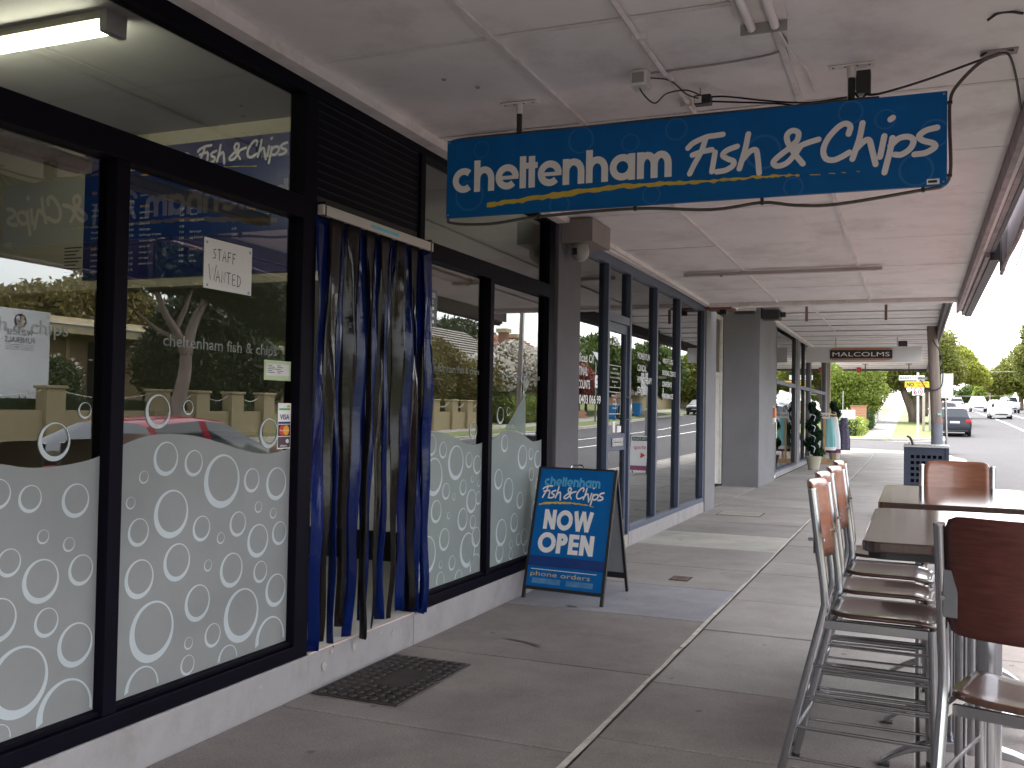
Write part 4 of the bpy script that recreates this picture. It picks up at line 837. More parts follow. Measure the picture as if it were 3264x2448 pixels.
cable([(1.64, 4.8, z_ - .03), (1.74, 4.88, z_ - .03), (1.80, 5.0, z_ - .07), (1.85, 5.1, z_ - .07)])
cable([(1.91, 5.12, z_ - .06), (2.0, 5.1, z_ - .075), (2.2, 5.06, z_ - .13), (2.4, 5.05, z_ - .165), (2.6, 5.05, z_ - .16)], .005)
cable([(1.91, 5.12, z_ - .085), (2.05, 5.1, z_ - .11), (2.25, 5.06, z_ - .15), (2.45, 5.05, z_ - .19), (2.66, 5.05, z_ - .175)], .005)
cable([(2.68, 5.06, z_ - .15), (2.75, 5.06, z_ - .155), (2.95, 5.07, z_ - .11), (3.15, 5.08, z_ - .05), (3.26, 5.08, z_ - .02), (3.32, 5.1, z_ - .015), (3.37, 5.3, z_ - .06), (3.42, 5.6, z_ - .14)], .006)
cable([(2.63, 5.06, z_ - .13), (2.66, 5.05, z_ - .17), (2.70, 5.05, z_ - .15)], .005)
t = thing('small_transformer', 'small black transformer box fixed beside the right sign hanger', 'box', (2.68, 5.05, z_)); bx('case', BLACKP, t, 2.642, 2.71, 5.03, 5.09, z_ - .15, z_ - .035, bevel=.005); bx('bracket', GREYP, t, 2.63, 2.642, 5.04, 5.08, z_ - .12, z_ - .06)
t = thing('cable_bracket', 'pair of dark cable hooks on the awning ceiling near its street edge', 'hook', (3.28, 5.0, z_))
bx('plate', FASC, t, 3.20, 3.36, 5.04, 5.12, z_ - .012, z_ - .0035)
for dy in (0, -.45): MB().tube(catmull([(3.20, 4.6 + dy + .45, zs(4.6) - .03), (3.24, 4.6 + dy + .45, zs(4.6) - .006), (3.29, 4.6 + dy + .45, zs(4.6) - .006), (3.34, 4.6 + dy + .45, zs(4.6) - .02)], 4), .006, 6).build('hook', BLACKP, t)
cdt = thing('conduit_run', 'white painted conduit pipe along the awning ceiling above the sign', 'pipe', (1.73, 4, zs(4)))
MB().tube([(1.73, .5, zs(.5) - .02), (1.73, 4.82, zs(4.82) - .02)], .014, 8).build('pipe', BATT, cdt, smooth=True); MB().tube([(1.745, 4.84, zs(4.84) - .02), (1.745, 5.6, zs(5.6) - .02)], .014, 8).build('pipe', BATT, cdt, smooth=True)
for yy in (2.2, 4.3, 5.3): bx('saddle', BATT, cdt, 1.70, 1.77, yy - .012, yy + .012, zs(yy) - .036, zs(yy) - .003)
MB().tube(catmull([(2.33, 4.35, zs(4.3) - .02), (2.36, 4.6, zs(4.6) - .012), (2.30, 4.72, zs(4.7) - .012), (2.05, 4.78, zs(4.8) - .01), (1.66, 4.80, zs(4.8) - .01)], 5), .005, 6).build('wire', FASC, cdt); MB().tube(catmull([(2.34, 4.4, zs(4.4) - .024), (2.37, 4.75, zs(4.7) - .024), (2.41, 4.95, zs(5) - .024), (2.42, 5.3, zs(5.3) - .024)], 5), .007, 6).build('wire', BATT, cdt)
t = thing('twin_tube_light', 'unlit twin tube light fitting at the top edge of the awning view', 'light', (2.3, 3.9, zs(3.9)))
bx('tray', BATT, t, 2.20, 2.40, 3.0, 4.27, zs(3.9) - .045, zs(3.9) - .02); bx('end_plate', GREYP, t, 2.20, 2.40, 4.27, 4.285, zs(3.9) - .09, zs(3.9) - .015)
for xx in (2.25, 2.35): MB().tube([(xx, 3.02, zs(3.9) - .07), (xx, 4.26, zs(3.9) - .07)], .02, 10).build('tube', WHITE, t, smooth=True)
t = thing('strip_light', 'unlit strip light fitting across the awning ceiling beyond the hanging sign', 'light', (1.5, 11.4, zs(11.4)))
bx('body', M('dusty fitting', (.40, .35, .33), .6, var=.1), t, .37, 2.58, 11.36, 11.43, zs(11.4) - .055, zs(11.4) - .019, bevel=.005); bx('tube', WHITE, t, .42, 2.53, 11.37, 11.42, zs(11.4) - .068, zs(11.4) - .0555, bevel=.006); bx('clip', GREYP, t, .8, .83, 11.355, 11.435, zs(11.4) - .07, zs(11.4) - .053)
for i, (xx, yy) in enumerate(((.60, 4.55), (.72, 4.72))):
    MB().lathe([(.014, 0), (.011, -.006), (.004, -.009)], (xx, yy, zs(yy) - .002), 10).build('screw_stub', FASC, aw, smooth=True)
# box and dome on the pillar
t = thing('sensor_light', 'pale boxed sensor with round dome at the top of the grey pillar', 'sensor', (.15, 8.3, 3.0))
bx('box', M('pinkish grey metal', (.24, .205, .20), .7, var=.06), t, .013, .30, 8.06, 8.60, 2.985, 3.19, bevel=.006); MB().lathe([(.07, 2.984), (.085, 2.93), (.075, 2.87), (.04, 2.835), (.005, 2.825)], (.14, 8.2, 0), 14).build('dome', GREYP, t, smooth=True); bx('lens', BLACKP, t, .10, .14, 8.11, 8.135, 2.88, 2.94)
t = thing('eave_bracket', 'red brown capped bracket under the awning at the narrow pillar', 'bracket', (.18, 14.6, 3.06))
bx('cap', BATT, t, .015, .42, 14.44, 14.9, 3.075, 3.115); bx('underside', M('red oxide', (.13, .045, .04), .7, var=.15), t, .016, .40, 14.45, 14.88, 3.045, 3.0745); bx('lamp_body', BLACKP, t, .20, .30, 14.6, 14.75, 2.97, 3.044, bevel=.01)

# ------------------------------------------------------------------ sandwich board
ab = thing('sandwich_board', 'blue and white NOW OPEN sandwich board on the footpath', 'sandwich board', (.37, 7.46, 0))
def lean(y0, y1, x0l, x1r):
    pass
Bo = Vector((.06, 7.18, 0)); Br = Vector((.70, 7.10, 0)) - Vector((.05, 7.17, 0)); Br.normalize()
Bu = Vector((0, .36, 1.02)).normalized(); Wd = .655
def bpt(u, v, d=0.):
    n = Br.cross(Bu).normalized(); return Bo + Br * u + Bu * v + n * d
def bquad(name, mat, u0, u1, v0, v1, d0, d1):
    V = [bpt(u, v, d) for d in (d0, d1) for u, v in ((u0, v0), (u1, v0), (u1, v1), (u0, v1))]
    return MB().add(V, [(0, 3, 2, 1), (4, 5, 6, 7), (0, 1, 5, 4), (1, 2, 6, 5), (2, 3, 7, 6), (3, 0, 4, 7)]).build(name, mat, ab)
bquad('front_panel', BLUE, .0, Wd, .10, 1.07, -.008, .0)
for u0, u1 in ((-.022, .0), (Wd, Wd + .022)): bquad('frame_leg', BLACKP, u0, u1, -.0, 1.08, -.024, .004)
bquad('frame_rail', BLACKP, .0005, Wd - .0005, 1.0705, 1.085, -.024, .004); bquad('frame_rail', BLACKP, .0005, Wd - .0005, .075, .0995, -.024, .004)
Bo2 = Vector((.06, 7.90, 0)); Bu2 = Vector((0, -.36, 1.02)).normalized()
V = []
for u0, u1, v0, v1, d0, d1, nm, mt in ((0, Wd, .17, 1.06, 0, .008, 'back_panel', GREYP), (-.022, 0, 0, 1.08, -.006, .02, 'frame_leg', BLACKP), (Wd, Wd + .022, 0, 1.08, -.006, .02, 'frame_leg', BLACKP), (0, Wd, .12, .169, -.006, .02, 'frame_rail', BLACKP)):
    n2 = Vector((0, 1, .3)).normalized(); V = [Bo2 + Br * u + Bu2 * v + n2 * d for d in (d0, d1) for u, v in ((u0, v0), (u1, v0), (u1, v1), (u0, v1))]
    MB().add(V, [(0, 3, 2, 1), (4, 5, 6, 7), (0, 1, 5, 4), (1, 2, 6, 5), (2, 3, 7, 6), (3, 0, 4, 7)]).build(nm, mt, ab)
MB().tube([bpt(.26, 1.08, -.01), bpt(.27, 1.11, -.01), bpt(.36, 1.115, -.01), bpt(.385, 1.08, -.01)], .006, 6).build('carry_handle', CHROME, ab, smooth=True)
o = bpt(0, 0, 0)
st, wdt = geo_word('cheltenham', .30); k_ = .50 / wdt
put_strokes('lettering', PALEB, ab, st, bpt(.045, .925), Br * k_, Bu * k_ * 1.15, .0008, step=.0001)
put_strokes('lettering', WHITE, ab, [(p, .026, li) for p, w, li in FISHN], bpt(.04, .825), Br * .455, Bu * .52, .002, cap=True, k=5, step=.0001)
V, F = brush([(.02, .765), (.15, .785), (.3, .79), (.42, .785), (.52, .77)], .018, 8); mb = MB(); put2d(mb, V, F, o, Br, Bu, .0012); mb.build('underline', YEL, ab, recalc=False)
def CAP(w_, h, x0, y0, sw):
    S = []; x = x0; G = []
    for c in w_:
        if c == 'N': S += [([(x + sw / 2, y0), (x + sw / 2, y0 + h)], sw), ([(x + sw * .55, y0 + h - sw * .25), (x + .115 * h / .15 - sw * .55, y0 + sw * .25)], sw), ([(x + .115 * h / .15 - sw / 2, y0), (x + .115 * h / .15 - sw / 2, y0 + h)], sw)]; x += .115 * h / .15 + .012
        elif c == 'O': r_ = h / 2 + .002 - sw / 2; S.append((arc(x + h / 2, y0 + h / 2, r_, r_, 0, 360, 30), sw)); x += h + .010
        elif c == 'W': W_ = 1.2 * h; S += [([(x + sw * .4, y0 + h), (x + W_ * .28, y0)], sw), ([(x + W_ * .28, y0), (x + W_ * .5, y0 + h)], sw * .9), ([(x + W_ * .5, y0 + h), (x + W_ * .72, y0)], sw * .9), ([(x + W_ * .72, y0), (x + W_ - sw * .4, y0 + h)], sw)]; x += W_ + .01
        elif c == 'P': S += [([(x + sw / 2, y0), (x + sw / 2, y0 + h)], sw), ([(x + sw / 2, y0 + h - sw / 2), (x + .3 * h, y0 + h - sw / 2)] + arc(x + .3 * h, y0 + h * .70, h * .3 - sw / 2, h * .3 - sw / 2, 90, -90, 10) + [(x + sw / 2, y0 + h * .4 + sw / 2)], sw)]; x += h * .60 + .012
        elif c == 'E': S += [([(x + sw / 2, y0), (x + sw / 2, y0 + h)], sw)] + [([(x + sw / 2, yy), (x + h * .56, yy)], sw * .9) for yy in (y0 + sw * .45, y0 + h / 2, y0 + h - sw * .45)]; x += h * .56 + .012
    return S, x
def lettered(S, counts):
    out = []; i = 0
    for li, n in enumerate(counts):
        for q in S[i:i + n]: out.append((q[0], q[1], li))
        i += n
    return out
S1, e1 = CAP('NOW', .162, 0, 0, .040); S2, e2 = CAP('OPEN', .162, 0, 0, .040)
put_strokes('lettering', WHITE, ab, lettered(S1, (3, 1, 4)), bpt(.085, .565), Br * (.44 / e1), Bu, .001, step=.0001); put_strokes('lettering', WHITE, ab, lettered(S2, (1, 2, 4, 3)), bpt(.06, .375), Br * (.50 / e2), Bu, .001, step=.0001)
bquad('fold_flap', BLUE_DK, .0, Wd - .005, .265, .345, .001, .006); bquad('white_rule', WHITE, .03, .60, .235, .240, .0005, .0015)
text('phone orders', YEL, ab, bpt(.03, .185), Br, Bu, .038, .52, lift=.0012)
PSM = M('pale blue printed patch', (.07, .20, .38), .5, var=.35, vs=14)
bquad('print_patch', PSM, .05, .30, .125, .168, .0005, .0012); bquad('print_patch', PSM, .35, .58, .125, .168, .0005, .0012)

# ------------------------------------------------------------------ clothes shop
ms = thing('clothes_shop', 'corner clothes shop with grey pillar and dark framed windows', 'building', (-.3, 29, 0))
bx('corner_pillar', PILLARM, ms, -.70, .03, 19.9, 22.3, -.05, 3.66, bevel=.01)
bx('plinth', PLINTH, ms, -.3, -.08, 23.25, 37.6, -.05, .10, bevel=.005); bx('door_sill', WHITE, ms, -.3, -.07, 22.305, 23.245, -.05, .06)
DF = M('dark shop frame', (.035, .033, .04), .4, var=.1)
for a, b in ((22.3, 22.45), (23.2, 23.45), (27.35, 27.6)): bx('mullion', DF, ms, -.22, -.09, a, b, .10 if a > 23 else .061, 3.60)
for a, b in ((27.65, 28.35), (31.2, 31.6), (36.9, 37.6)): bx('pier', PILLARM, ms, -.25, -.075, a, b, .101, 3.62)
bx('mullion', DF, ms, -.22, -.09, 29.7, 29.85, .101, 3.6)
for a, b in ((22.45, 23.2), (23.45, 27.35), (28.35, 29.7), (29.85, 31.2), (31.6, 36.9)):
    bx('transom', GREYF, ms, -.20, -.085, a, b, 2.20, 2.30); pane(a, b, .105, 2.2, GLASS3, ms, -.14); pane(a, b, 2.3, 3.6, GLASS3, ms, -.14); bx('sill_rail', GREYF, ms, -.2, -.085, a, b, .10, .16)
bx('interior_back_wall', DARKIN, ms, -5, -4.9, 20, 37.6, 0, 3.7); bx('interior_floor', M('shop carpet', (.16, .14, .12), .9), ms, -4.9, -.31, 20, 37.6, .0, .06); bx('interior_ceiling', CEIL, ms, -4.9, -.23, 20, 37.6, 3.62, 3.68); bx('end_wall', CREAM, ms, -4.9, -.24, 37.4, 37.6, .06, 3.62); bx('party_wall', DARKIN, ms, -4.9, -.71, 19.95, 20.1, 0, 3.66)
bx('unseen_upper_wall', CREAM, ms, -5, -.1, 15.3, 37.6, 3.79, 5.2)
bx('door_stile', DF, ms, -.17, -.11, 23.1, 23.19, .08, 2.19); MB().tube([(-.1, 23.0, .9), (-.03, 23.0, .92), (-.03, 23.0, 1.3), (-.1, 23.0, 1.32)], .012, 8).build('pull_handle', CHROME, ms)
MB().tube([(-.12, 31.4, 0), (-.05, 34.5, 0), (.0, 37.2, 0)], .01).build('weather_strip', DF, ms)
bx('corner_post', CREAM, ms, -.20, .02, 37.62, 37.9, 0, 3.6)
t = thing('intercom_box', 'orange and white intercom box on the grey corner pillar', 'box', (.05, 22.0, 1.35)); bx('body', ORANGE, t, .031, .09, 21.85, 22.1, 1.40, 1.62, bevel=.01); bx('cover', WHITE, t, .031, .085, 21.85, 22.1, 1.30, 1.399, bevel=.01); bx('back_plate', GREYP, t, .0305, .04, 21.8, 22.15, 1.26, 1.66)
t = thing('black_floodlight', 'black floodlight box at the top of the grey corner pillar', 'light', (.25, 20.1, 3.45)); bx('housing', BLACKP, t, .04, .40, 19.95, 20.35, 3.40, 3.60, bevel=.02); bx('arm', BLACKP, t, .40, .50, 20.1, 20.2, 3.45, 3.55, bevel=.01); bx('bracket', BLACKP, t, -.1, .04, 20.05, 20.15, 3.5, 3.62)
t = thing('wall_ledge', 'white ledge at the top of the corner pillar face', 'ledge', (-.3, 19.85, 3.55)); bx('ledge', BATT, t, -.5, -.05, 19.75, 19.895, 3.56, 3.62, bevel=.004); bx('drip', DF, t, -.46, -.08, 19.8, 19.893, 3.50, 3.559)
cs = thing('hanging_shop_sign', 'white hanging sign board with black MALCOLMS panel', 'sign', (1.6, 28, 3.0))
bx('board', M('pale grey sign board', (.62, .61, .61), .6, var=.02), cs, .12, 3.09, 28.0, 28.06, 2.93, 3.36, bevel=.004)
bx('name_panel', BLACKP, cs, .75, 2.36, 27.985, 27.999, 3.04, 3.27)
for a, b, c, d in ((.75, 2.36, 3.282, 3.296), (.80, 2.31, 3.302, 3.318), (.75, 2.36, 3.015, 3.03), (.80, 2.31, 2.995, 3.009)): bx('orange_rule', ORANGE, cs, a, b, 27.986, 27.9985, c, d)
text('MALCOLMS', WHITE, cs, (.82, 27.984, 3.095), UX, UZ, .12, 1.47, lift=.002, bold=0)
for xx in (.9, 2.48): bx('hanger', STEEL, cs, xx - .012, xx + .012, 28.02, 28.045, 3.36, 3.63)
t = thing('wall_speaker', 'black box speaker under the boarded awning above the white sign', 'speaker', (2.3, 30, 3.5)); bx('cabinet', BLACKP, t, 2.48, 2.72, 29.6, 29.85, 3.38, 3.62, bevel=.01); bx('grille', DF, t, 2.5, 2.7, 29.59, 29.599, 3.4, 3.6); bx('mount', GREYP, t, 2.56, 2.64, 29.7, 29.78, 3.62, 3.66)
t = thing('alarm_bell', 'small red alarm box under the far end of the awning', 'alarm', (.9, 45, 3.5)); bx('box', REDM, t, .55, .75, 45.0, 45.2, 3.36, 3.57, bevel=.02); bx('mount', GREYP, t, .6, .7, 45.05, 45.15, 3.57, 3.63)
for xx, lab in ((1.05, 'slim dark hook under the far awning end nearer the wall'), (2.7, 'slim dark hook under the far awning end nearer the street')):
    t = thing('awning_hook', lab, 'hook', (xx, 42, 3.5)); bx('rod', DF, t, xx - .02, xx + .02, 41.98, 42.02, 3.2, 3.58); bx('cross_bar', DF, t, xx - .12, xx + .12, 41.97, 42.03, 3.56, 3.585)
# ------------------------------------------------------------------ foliage
def leaves(name, mat, parent, blobs, n, size, seed, shell=.55, droop=0., aspect=.55):
    """many small leaf faces spread through uneven ellipsoid clumps"""
    g = np.random.default_rng(seed); off = origin(parent) if parent is not None else Vector((0, 0, 0))
    B = np.array([[*c, *r_] for c, r_ in blobs], float); vol = (B[:, 3] * B[:, 4] * B[:, 5]) ** .75; pk = vol / vol.sum()
    idx = g.choice(len(B), n, p=pk); d = g.normal(size=(n, 3)); d /= np.linalg.norm(d, axis=1)[:, None]
    # clumpy: snap directions towards random cluster centres
    ncl = 26; cl = g.normal(size=(len(B), ncl, 3)); cl /= np.linalg.norm(cl, axis=2)[..., None]
    pick = cl[idx, g.integers(0, ncl, n)]; mixf = g.uniform(.2, .95, n)[:, None]; d = d * (1 - mixf) + pick * mixf; d /= np.linalg.norm(d, axis=1)[:, None] + 1e-9
    rad = shell + (1 - shell) * g.random(n) ** .6 + g.normal(0, .06, n)
    c = B[idx, :3] + d * B[idx, 3:] * rad[:, None]
    a = g.normal(size=(n, 3)); a[:, 2] -= droop; a /= np.linalg.norm(a, axis=1)[:, None]
    nn = d + g.normal(0, .8, (n, 3)); b = np.cross(nn, a); b /= np.linalg.norm(b, axis=1)[:, None] + 1e-9
    s_ = size * g.uniform(.6, 1.4, n)[:, None]; a = a * s_; b = b * s_ * aspect
    c = c - np.array(off)
    V = np.stack([c - a, c + b * .9 - a * .1, c + a, c - b * .9 - a * .1], 1).reshape(-1, 3)
    me = bpy.data.meshes.new(name); me.vertices.add(4 * n); me.vertices.foreach_set('co', V.ravel())
    me.loops.add(4 * n); me.loops.foreach_set('vertex_index', np.arange(4 * n)); me.polygons.add(n); me.polygons.foreach_set('loop_start', np.arange(0, 4 * n, 4)); me.polygons.foreach_set('loop_total', np.full(n, 4))
    me.update(); me.validate(); me.materials.append(mat); o = bpy.data.objects.new(name, me); col.objects.link(o)
    if parent is not None: o.parent = parent
    return o
BARK = M('bark', (.13, .095, .07), .9, var=.35, vs=6, bump=.6, bs=25, stretch=(1, 1, .3))
BARK_P = M('pale bark', (.24, .18, .15), .85, var=.3, vs=5, bump=.4, bs=20, stretch=(1, 1, .3))
L_MID = leafmat('mid leaf', (.07, .105, .02)); L_YEL = leafmat('yellow green leaf', (.25, .27, .035), .45); L_DRK = leafmat('dark leaf', (.032, .046, .016), .5); L_OLV = leafmat('olive leaf', (.085, .095, .025), .5, (.14, .11, .03))
L_BRT = leafmat('bright leaf', (.20, .25, .045), .4); L_FIG = leafmat('fig leaf', (.11, .135, .028), .5, (.17, .18, .03)); L_WHT = leafmat('white blossom', (.62, .58, .52), .15); L_PNK = leafmat('pink leaf', (.22, .06, .05), .4); L_TOP = leafmat('topiary leaf', (.012, .045, .016), .45); L_HDG = leafmat('hedge leaf', (.04, .075, .018), .45)
def tree(name, label, base, trunk, blobs, n, size, mat, seed, bark=BARK, group=None, droop=0.):
    t = thing(name, label, 'tree', base, 0, group)
    mb = MB()
    for pts, r0_, r1_ in trunk:
        P = catmull([Vector(p) for p in pts], 5); mb.tube(P, [r0_ + (r1_ - r0_) * i / (len(P) - 1) for i in range(len(P))], 9)
    mb.build('trunk', bark, t, smooth=True, split=False, recalc=False)
    leaves('crown', mat, t, blobs, n, size, seed, droop=droop); return t
# clipped topiaries in pots by the clothes shop
POT = M('cream pot', (.50, .47, .36), .7, var=.1)
RIB = M('white ribbon', (.75, .78, .85), .6)
def topiary(x, y, sc_, label, seed):
    z0 = aY(y); t = thing('potted_topiary', label, 'plant', (x, y, z0))
    MB().lathe([(.135 * sc_, 0), (.20 * sc_, .30 * sc_), (.215 * sc_, .305 * sc_), (.225 * sc_, .36 * sc_), (.19 * sc_, .36 * sc_), (.18 * sc_, .32 * sc_)], (x, y, z0 + .004), 18).build('pot', POT, t, smooth=True)
    MB().tube([(x, y, z0 + .3 * sc_), (x, y, z0 + 1.75 * sc_)], .02, 6).build('stem', BARK, t)
    bl = []
    for k in range(26):
        u = k / 25; a = u * 2.6 * 2 * PI; r_ = .12 * (1 - .5 * u) * sc_; bl.append(((x + r_ * math.cos(a), y + r_ * math.sin(a), z0 + (.45 + 1.28 * u) * sc_), (.19 * (1 - .45 * u) * sc_, .19 * (1 - .45 * u) * sc_, .115 * sc_)))
    bl += [((x, y, z0 + (.5 + .13 * k) * sc_), (.13 * (1 - .05 * k) * sc_, .13 * (1 - .05 * k) * sc_, .12)) for k in range(9)]
    leaves('foliage', L_TOP, t, bl, 6500, .038, seed, shell=.3)
    for k in range(4):
        zz = z0 + (.55 + .28 * k) * sc_; MB().tube(catmull([(x - .05, y - .2 * sc_, zz + .1), (x + .05, y - .23 * sc_, zz + .05), (x + .02, y - .22 * sc_, zz - .08)], 4), .01, 5).build('ribbon', RIB, t)
topiary(.42, 27.2, 1.0, 'spiral topiary in a cream pot nearest the shop window', 3)
topiary(.52, 33.2, 1.05, 'topiary ball in a pot beyond the clothes rack', 4)
# clothes rack
rk = thing('clothes_rack', 'wooden clothes rack with hanging garments and a sale card', 'clothes rack', (.72, 30.8, 0))
PINE = M('pine', (.50, .30, .13), .6, var=.15, vs=6, stretch=(1, 1, .2))
for xx in (.42, .86):
    bx('post', PINE, rk, xx - .03, xx + .03, 30.4, 30.46, .01, 1.50) if xx < .5 else bx('post', PINE, rk, .62, .68, 31.6, 31.66, .01, 1.50)
bx('foot', PINE, rk, .15, .95, 30.38, 30.48, .0, .06); bx('foot', PINE, rk, .25, 1.0, 31.58, 31.68, .0, .06); MB().tube([(.45, 30.35, 1.5), (.65, 31.7, 1.5)], .018, 8).build('rail', PINE, rk)
bx('sale_card', WHITE, rk, .32, .58, 30.33, 30.35, 1.36, 1.54); text('SALE', REDM, rk, (.345, 30.329, 1.42), UX, UZ, .07, .21, lift=.001, bold=.02)
def garment(name, label, x, y, mat, w, z0, z1, hem=None, seed=0):
    t = thing(name, label, 'dress', (x, y, z0)); r_ = random.Random(seed); ph = r_.uniform(0, 6)
    def fn(u, v):
        a = 2 * PI * u; z = z1 + (z0 - z1) * v; ww = w * (.45 + .55 * min(1, v * 1.2 + .2)) ; dd = .06 + .05 * v
        rr = 1 + .12 * v * math.sin(7 * a + ph); return (x + ww * math.cos(a) * rr, y + dd * math.sin(a) * rr, z)
    MB().grid(fn, 36, 10).build('cloth', mat, t, smooth=True, split=False)
    MB().tube([(x - w * .4, y, z1), (x, y, z1 + .07), (x + w * .4, y, z1)], .008, 6).build('coat_hanger', PINE, t); MB().tube([(x, y, z1 + .07), (x, y, 1.50)], .004, 5).build('hook', STEEL, t)
    if hem: MB().grid(lambda u, v: (x + w * 1.12 * math.cos(2 * PI * u), y + .13 * math.sin(2 * PI * u), z0 + .10 * v), 30, 1).build('hem', hem, t, smooth=True, split=False)
AQUA = M('aqua cotton', (.20, .45, .46), .9, var=.12, vs=8, stretch=(3, 3, .5)); WCOT = M('white cotton', (.7, .72, .74), .9, var=.05); BERRY = M('berry print', (.16, .04, .09), .9, var=.4, vs=20); PRINT = M('blue floral print', (.10, .09, .14), .9, var=.8, vs=25)
garment('aqua_dress', 'aqua dress with white hem at the front of the clothes rack', .52, 30.55, AQUA, .20, .42, 1.42, WCOT, 1)
garment('white_dress', 'white dress hanging behind the aqua dress', .66, 30.85, WCOT, .19, .45, 1.42, None, 2)
garment('berry_dress', 'berry coloured dress on the far side of the rack', .60, 31.2, BERRY, .22, .32, 1.42, None, 3)
garment('floral_blouse', 'blue floral blouse hanging at the street side of the rack', .92, 31.4, PRINT, .17, .40, 1.40, None, 4)

# ------------------------------------------------------------------ litter bin with square perforations
bn = thing('litter_bin', 'dark blue perforated steel litter bin on the kerb side of the footpath', 'bin', (3.08, 15.5, 0))
BINM = M('dark blue bin steel', (.045, .053, .078), .55, var=.1, vs=5, spec=.2)
def perf(o, ux, uy, W_, H_, nx, nz, hole, mx_, mz, parent, th=.006):
    """sheet with square holes cut through"""
    mb = MB(); px = (W_ - 2 * mx_) / nx; pz = (H_ - 2 * mz) / nz
    xs = [0]; zs_ = [0]
    for i in range(nx): c = mx_ + (i + .5) * px; xs += [c - hole / 2, c + hole / 2]
    for i in range(nz): c = mz + (i + .5) * pz; zs_ += [c - hole / 2, c + hole / 2]
    xs.append(W_); zs_.append(H_); o, ux, uy = Vector(o), Vector(ux), Vector(uy)
    for i in range(len(xs) - 1):
        for j in range(len(zs_) - 1):
            if i % 2 == 1 and j % 2 == 1: continue
            mb.quad(*[o + ux * a + uy * b for a, b in ((xs[i], zs_[j]), (xs[i + 1], zs_[j]), (xs[i + 1], zs_[j + 1]), (xs[i], zs_[j + 1]))])
    ob = mb.build('perforated_panel', BINM, parent, recalc=False); md = ob.modifiers.new('s', 'SOLIDIFY'); md.thickness = th; return ob
perf((2.80, 15.2, .08), UX, UZ, .56, .96, 6, 9, .048, .06, .09, bn); perf((3.36, 15.2, .08), UXY, UZ, .6, .96, 6, 9, .048, .06, .09, bn); perf((2.80, 15.8, .08), (0, -1, 0), UZ, .6, .96, 6, 9, .048, .06, .09, bn); perf((3.36, 15.8, .08), (-1, 0, 0), UZ, .56, .96, 6, 9, .048, .06, .09, bn)
bx('inner_liner', BLACKF, bn, 2.86, 3.30, 15.27, 15.73, .10, .99)
for xx, yy in ((2.80, 15.2), (3.36, 15.2), (2.80, 15.8), (3.36, 15.8)): bx('corner_post', BINM, bn, xx - .02, xx + .02, yy - .02, yy + .02, .0, 1.04)
bx('lid', STEEL, bn, 2.775, 3.385, 15.17, 15.83, 1.041, 1.075, bevel=.006)
MB().tube(catmull([(2.9, 15.35, 1.075), (2.885, 15.34, 1.13), (2.86, 15.33, 1.18), (2.82, 15.32, 1.20)], 5), [.017] * 16, 8).build('ash_pipe', BLACKP, bn, smooth=True)

# ------------------------------------------------------------------ poles and street signs
POLE = M('weathered timber pole', (.22, .175, .15), .85, var=.25, vs=5, stretch=(3, 3, .3), bump=.3, bs=20)
GPOLE = M('grey painted pole base', (.16, .17, .20), .7, var=.12)
t = thing('power_pole', 'timber power pole with grey painted base beyond the litter bin', 'pole', (3.42, 25, 0))
MB().tube([(3.425, 25, -.1), (3.41, 25, 1.32)], [.138, .132], 14).build('painted_base', GPOLE, t, smooth=True); MB().tube([(3.41, 25, 1.321), (3.30, 25, 3.4), (3.1, 25, 9.5)], [.128, .118, .10], 14).build('shaft', POLE, t, smooth=True)
bx('pole_tag', M('teal tag', (.3, .6, .6), .5), t, 3.42, 3.50, 24.835, 24.85, 1.52, 1.57)
bx('cross_arm', POLE, t, 1.9, 4.0, 24.95, 25.05, 8.6, 8.72); MB().tube(catmull([(3.31, 24.86, 3.3), (3.50, 24.85, 2.9), (3.52, 24.85, 2.3), (3.40, 24.85, 2.12), (3.18, 24.87, 2.15), (3.05, 24.9, 2.35)], 6), .014, 6).build('loose_cable', BLACKP, t, smooth=True)
bx('pole_bracket', GREYP, t, 2.98, 3.20, 24.95, 25.0, 2.36, 2.42)
t = thing('parking_sign', 'blank white parking sign on a thin grey post at the kerb', 'sign', (3.62, 25.4, 0))
MB().tube([(3.66, 25.4, 0), (3.60, 25.4, 1.95)], .03, 8).build('post', STEEL, t, smooth=True); bx('plate', M('sign white', (.8, .8, .8), .4, var=.02), t, 3.50, 3.77, 25.36, 25.368, 1.93, 2.52, bevel=.01)
def zz(y): return aY(y)
t = thing('street_name_sign', 'white post carrying street name, yellow no through road plate and speed sign', 'sign', (3.02, 57, zz(57)))
SW = M('white sign sheet', (.78, .78, .78), .5, var=.02); SY = M('yellow sign sheet', (.72, .46, .02), .5, var=.03)
k = 1.22; yb = 56.95
MB().tube([(3.10, 57, zz(57)), (3.08, 57, 3.85)], .06, 10).build('post', SW, t, smooth=True)
def yplate(nm, mat, x0, x1, z0, z1, d=0): return bx(nm, mat, t, x0, x1, yb - .02 - d, yb - d, z0, z1, bevel=.008)
yplate('name_blade', SW, 2.12, 3.42, 3.42, 3.68); text('BARRETT ST', INK, t, (2.18, yb - .022, 3.48), UX, UZ, .14, 1.10, lift=.004, bold=.01)
yplate('warning_blade', SY, 2.42, 3.66, 3.03, 3.36, .03); text('NO', INK, t, (2.52, yb - .052, 3.1), UX, UZ, .2, .36, lift=.004, bold=.03); text('THROUGH', MCR, t, (2.98, yb - .052, 3.22), UX, UZ, .09, .58, lift=.004); text('ROAD', MCR, t, (3.08, yb - .052, 3.08), UX, UZ, .09, .36, lift=.004)
yplate('speed_plate', SW, 2.80, 3.38, 2.6, 3.02, .0); text('60', INK, t, (2.90, yb - .022, 2.70), UX, UZ, .2, .34, lift=.006)
mb = MB(); n = 28; V = []
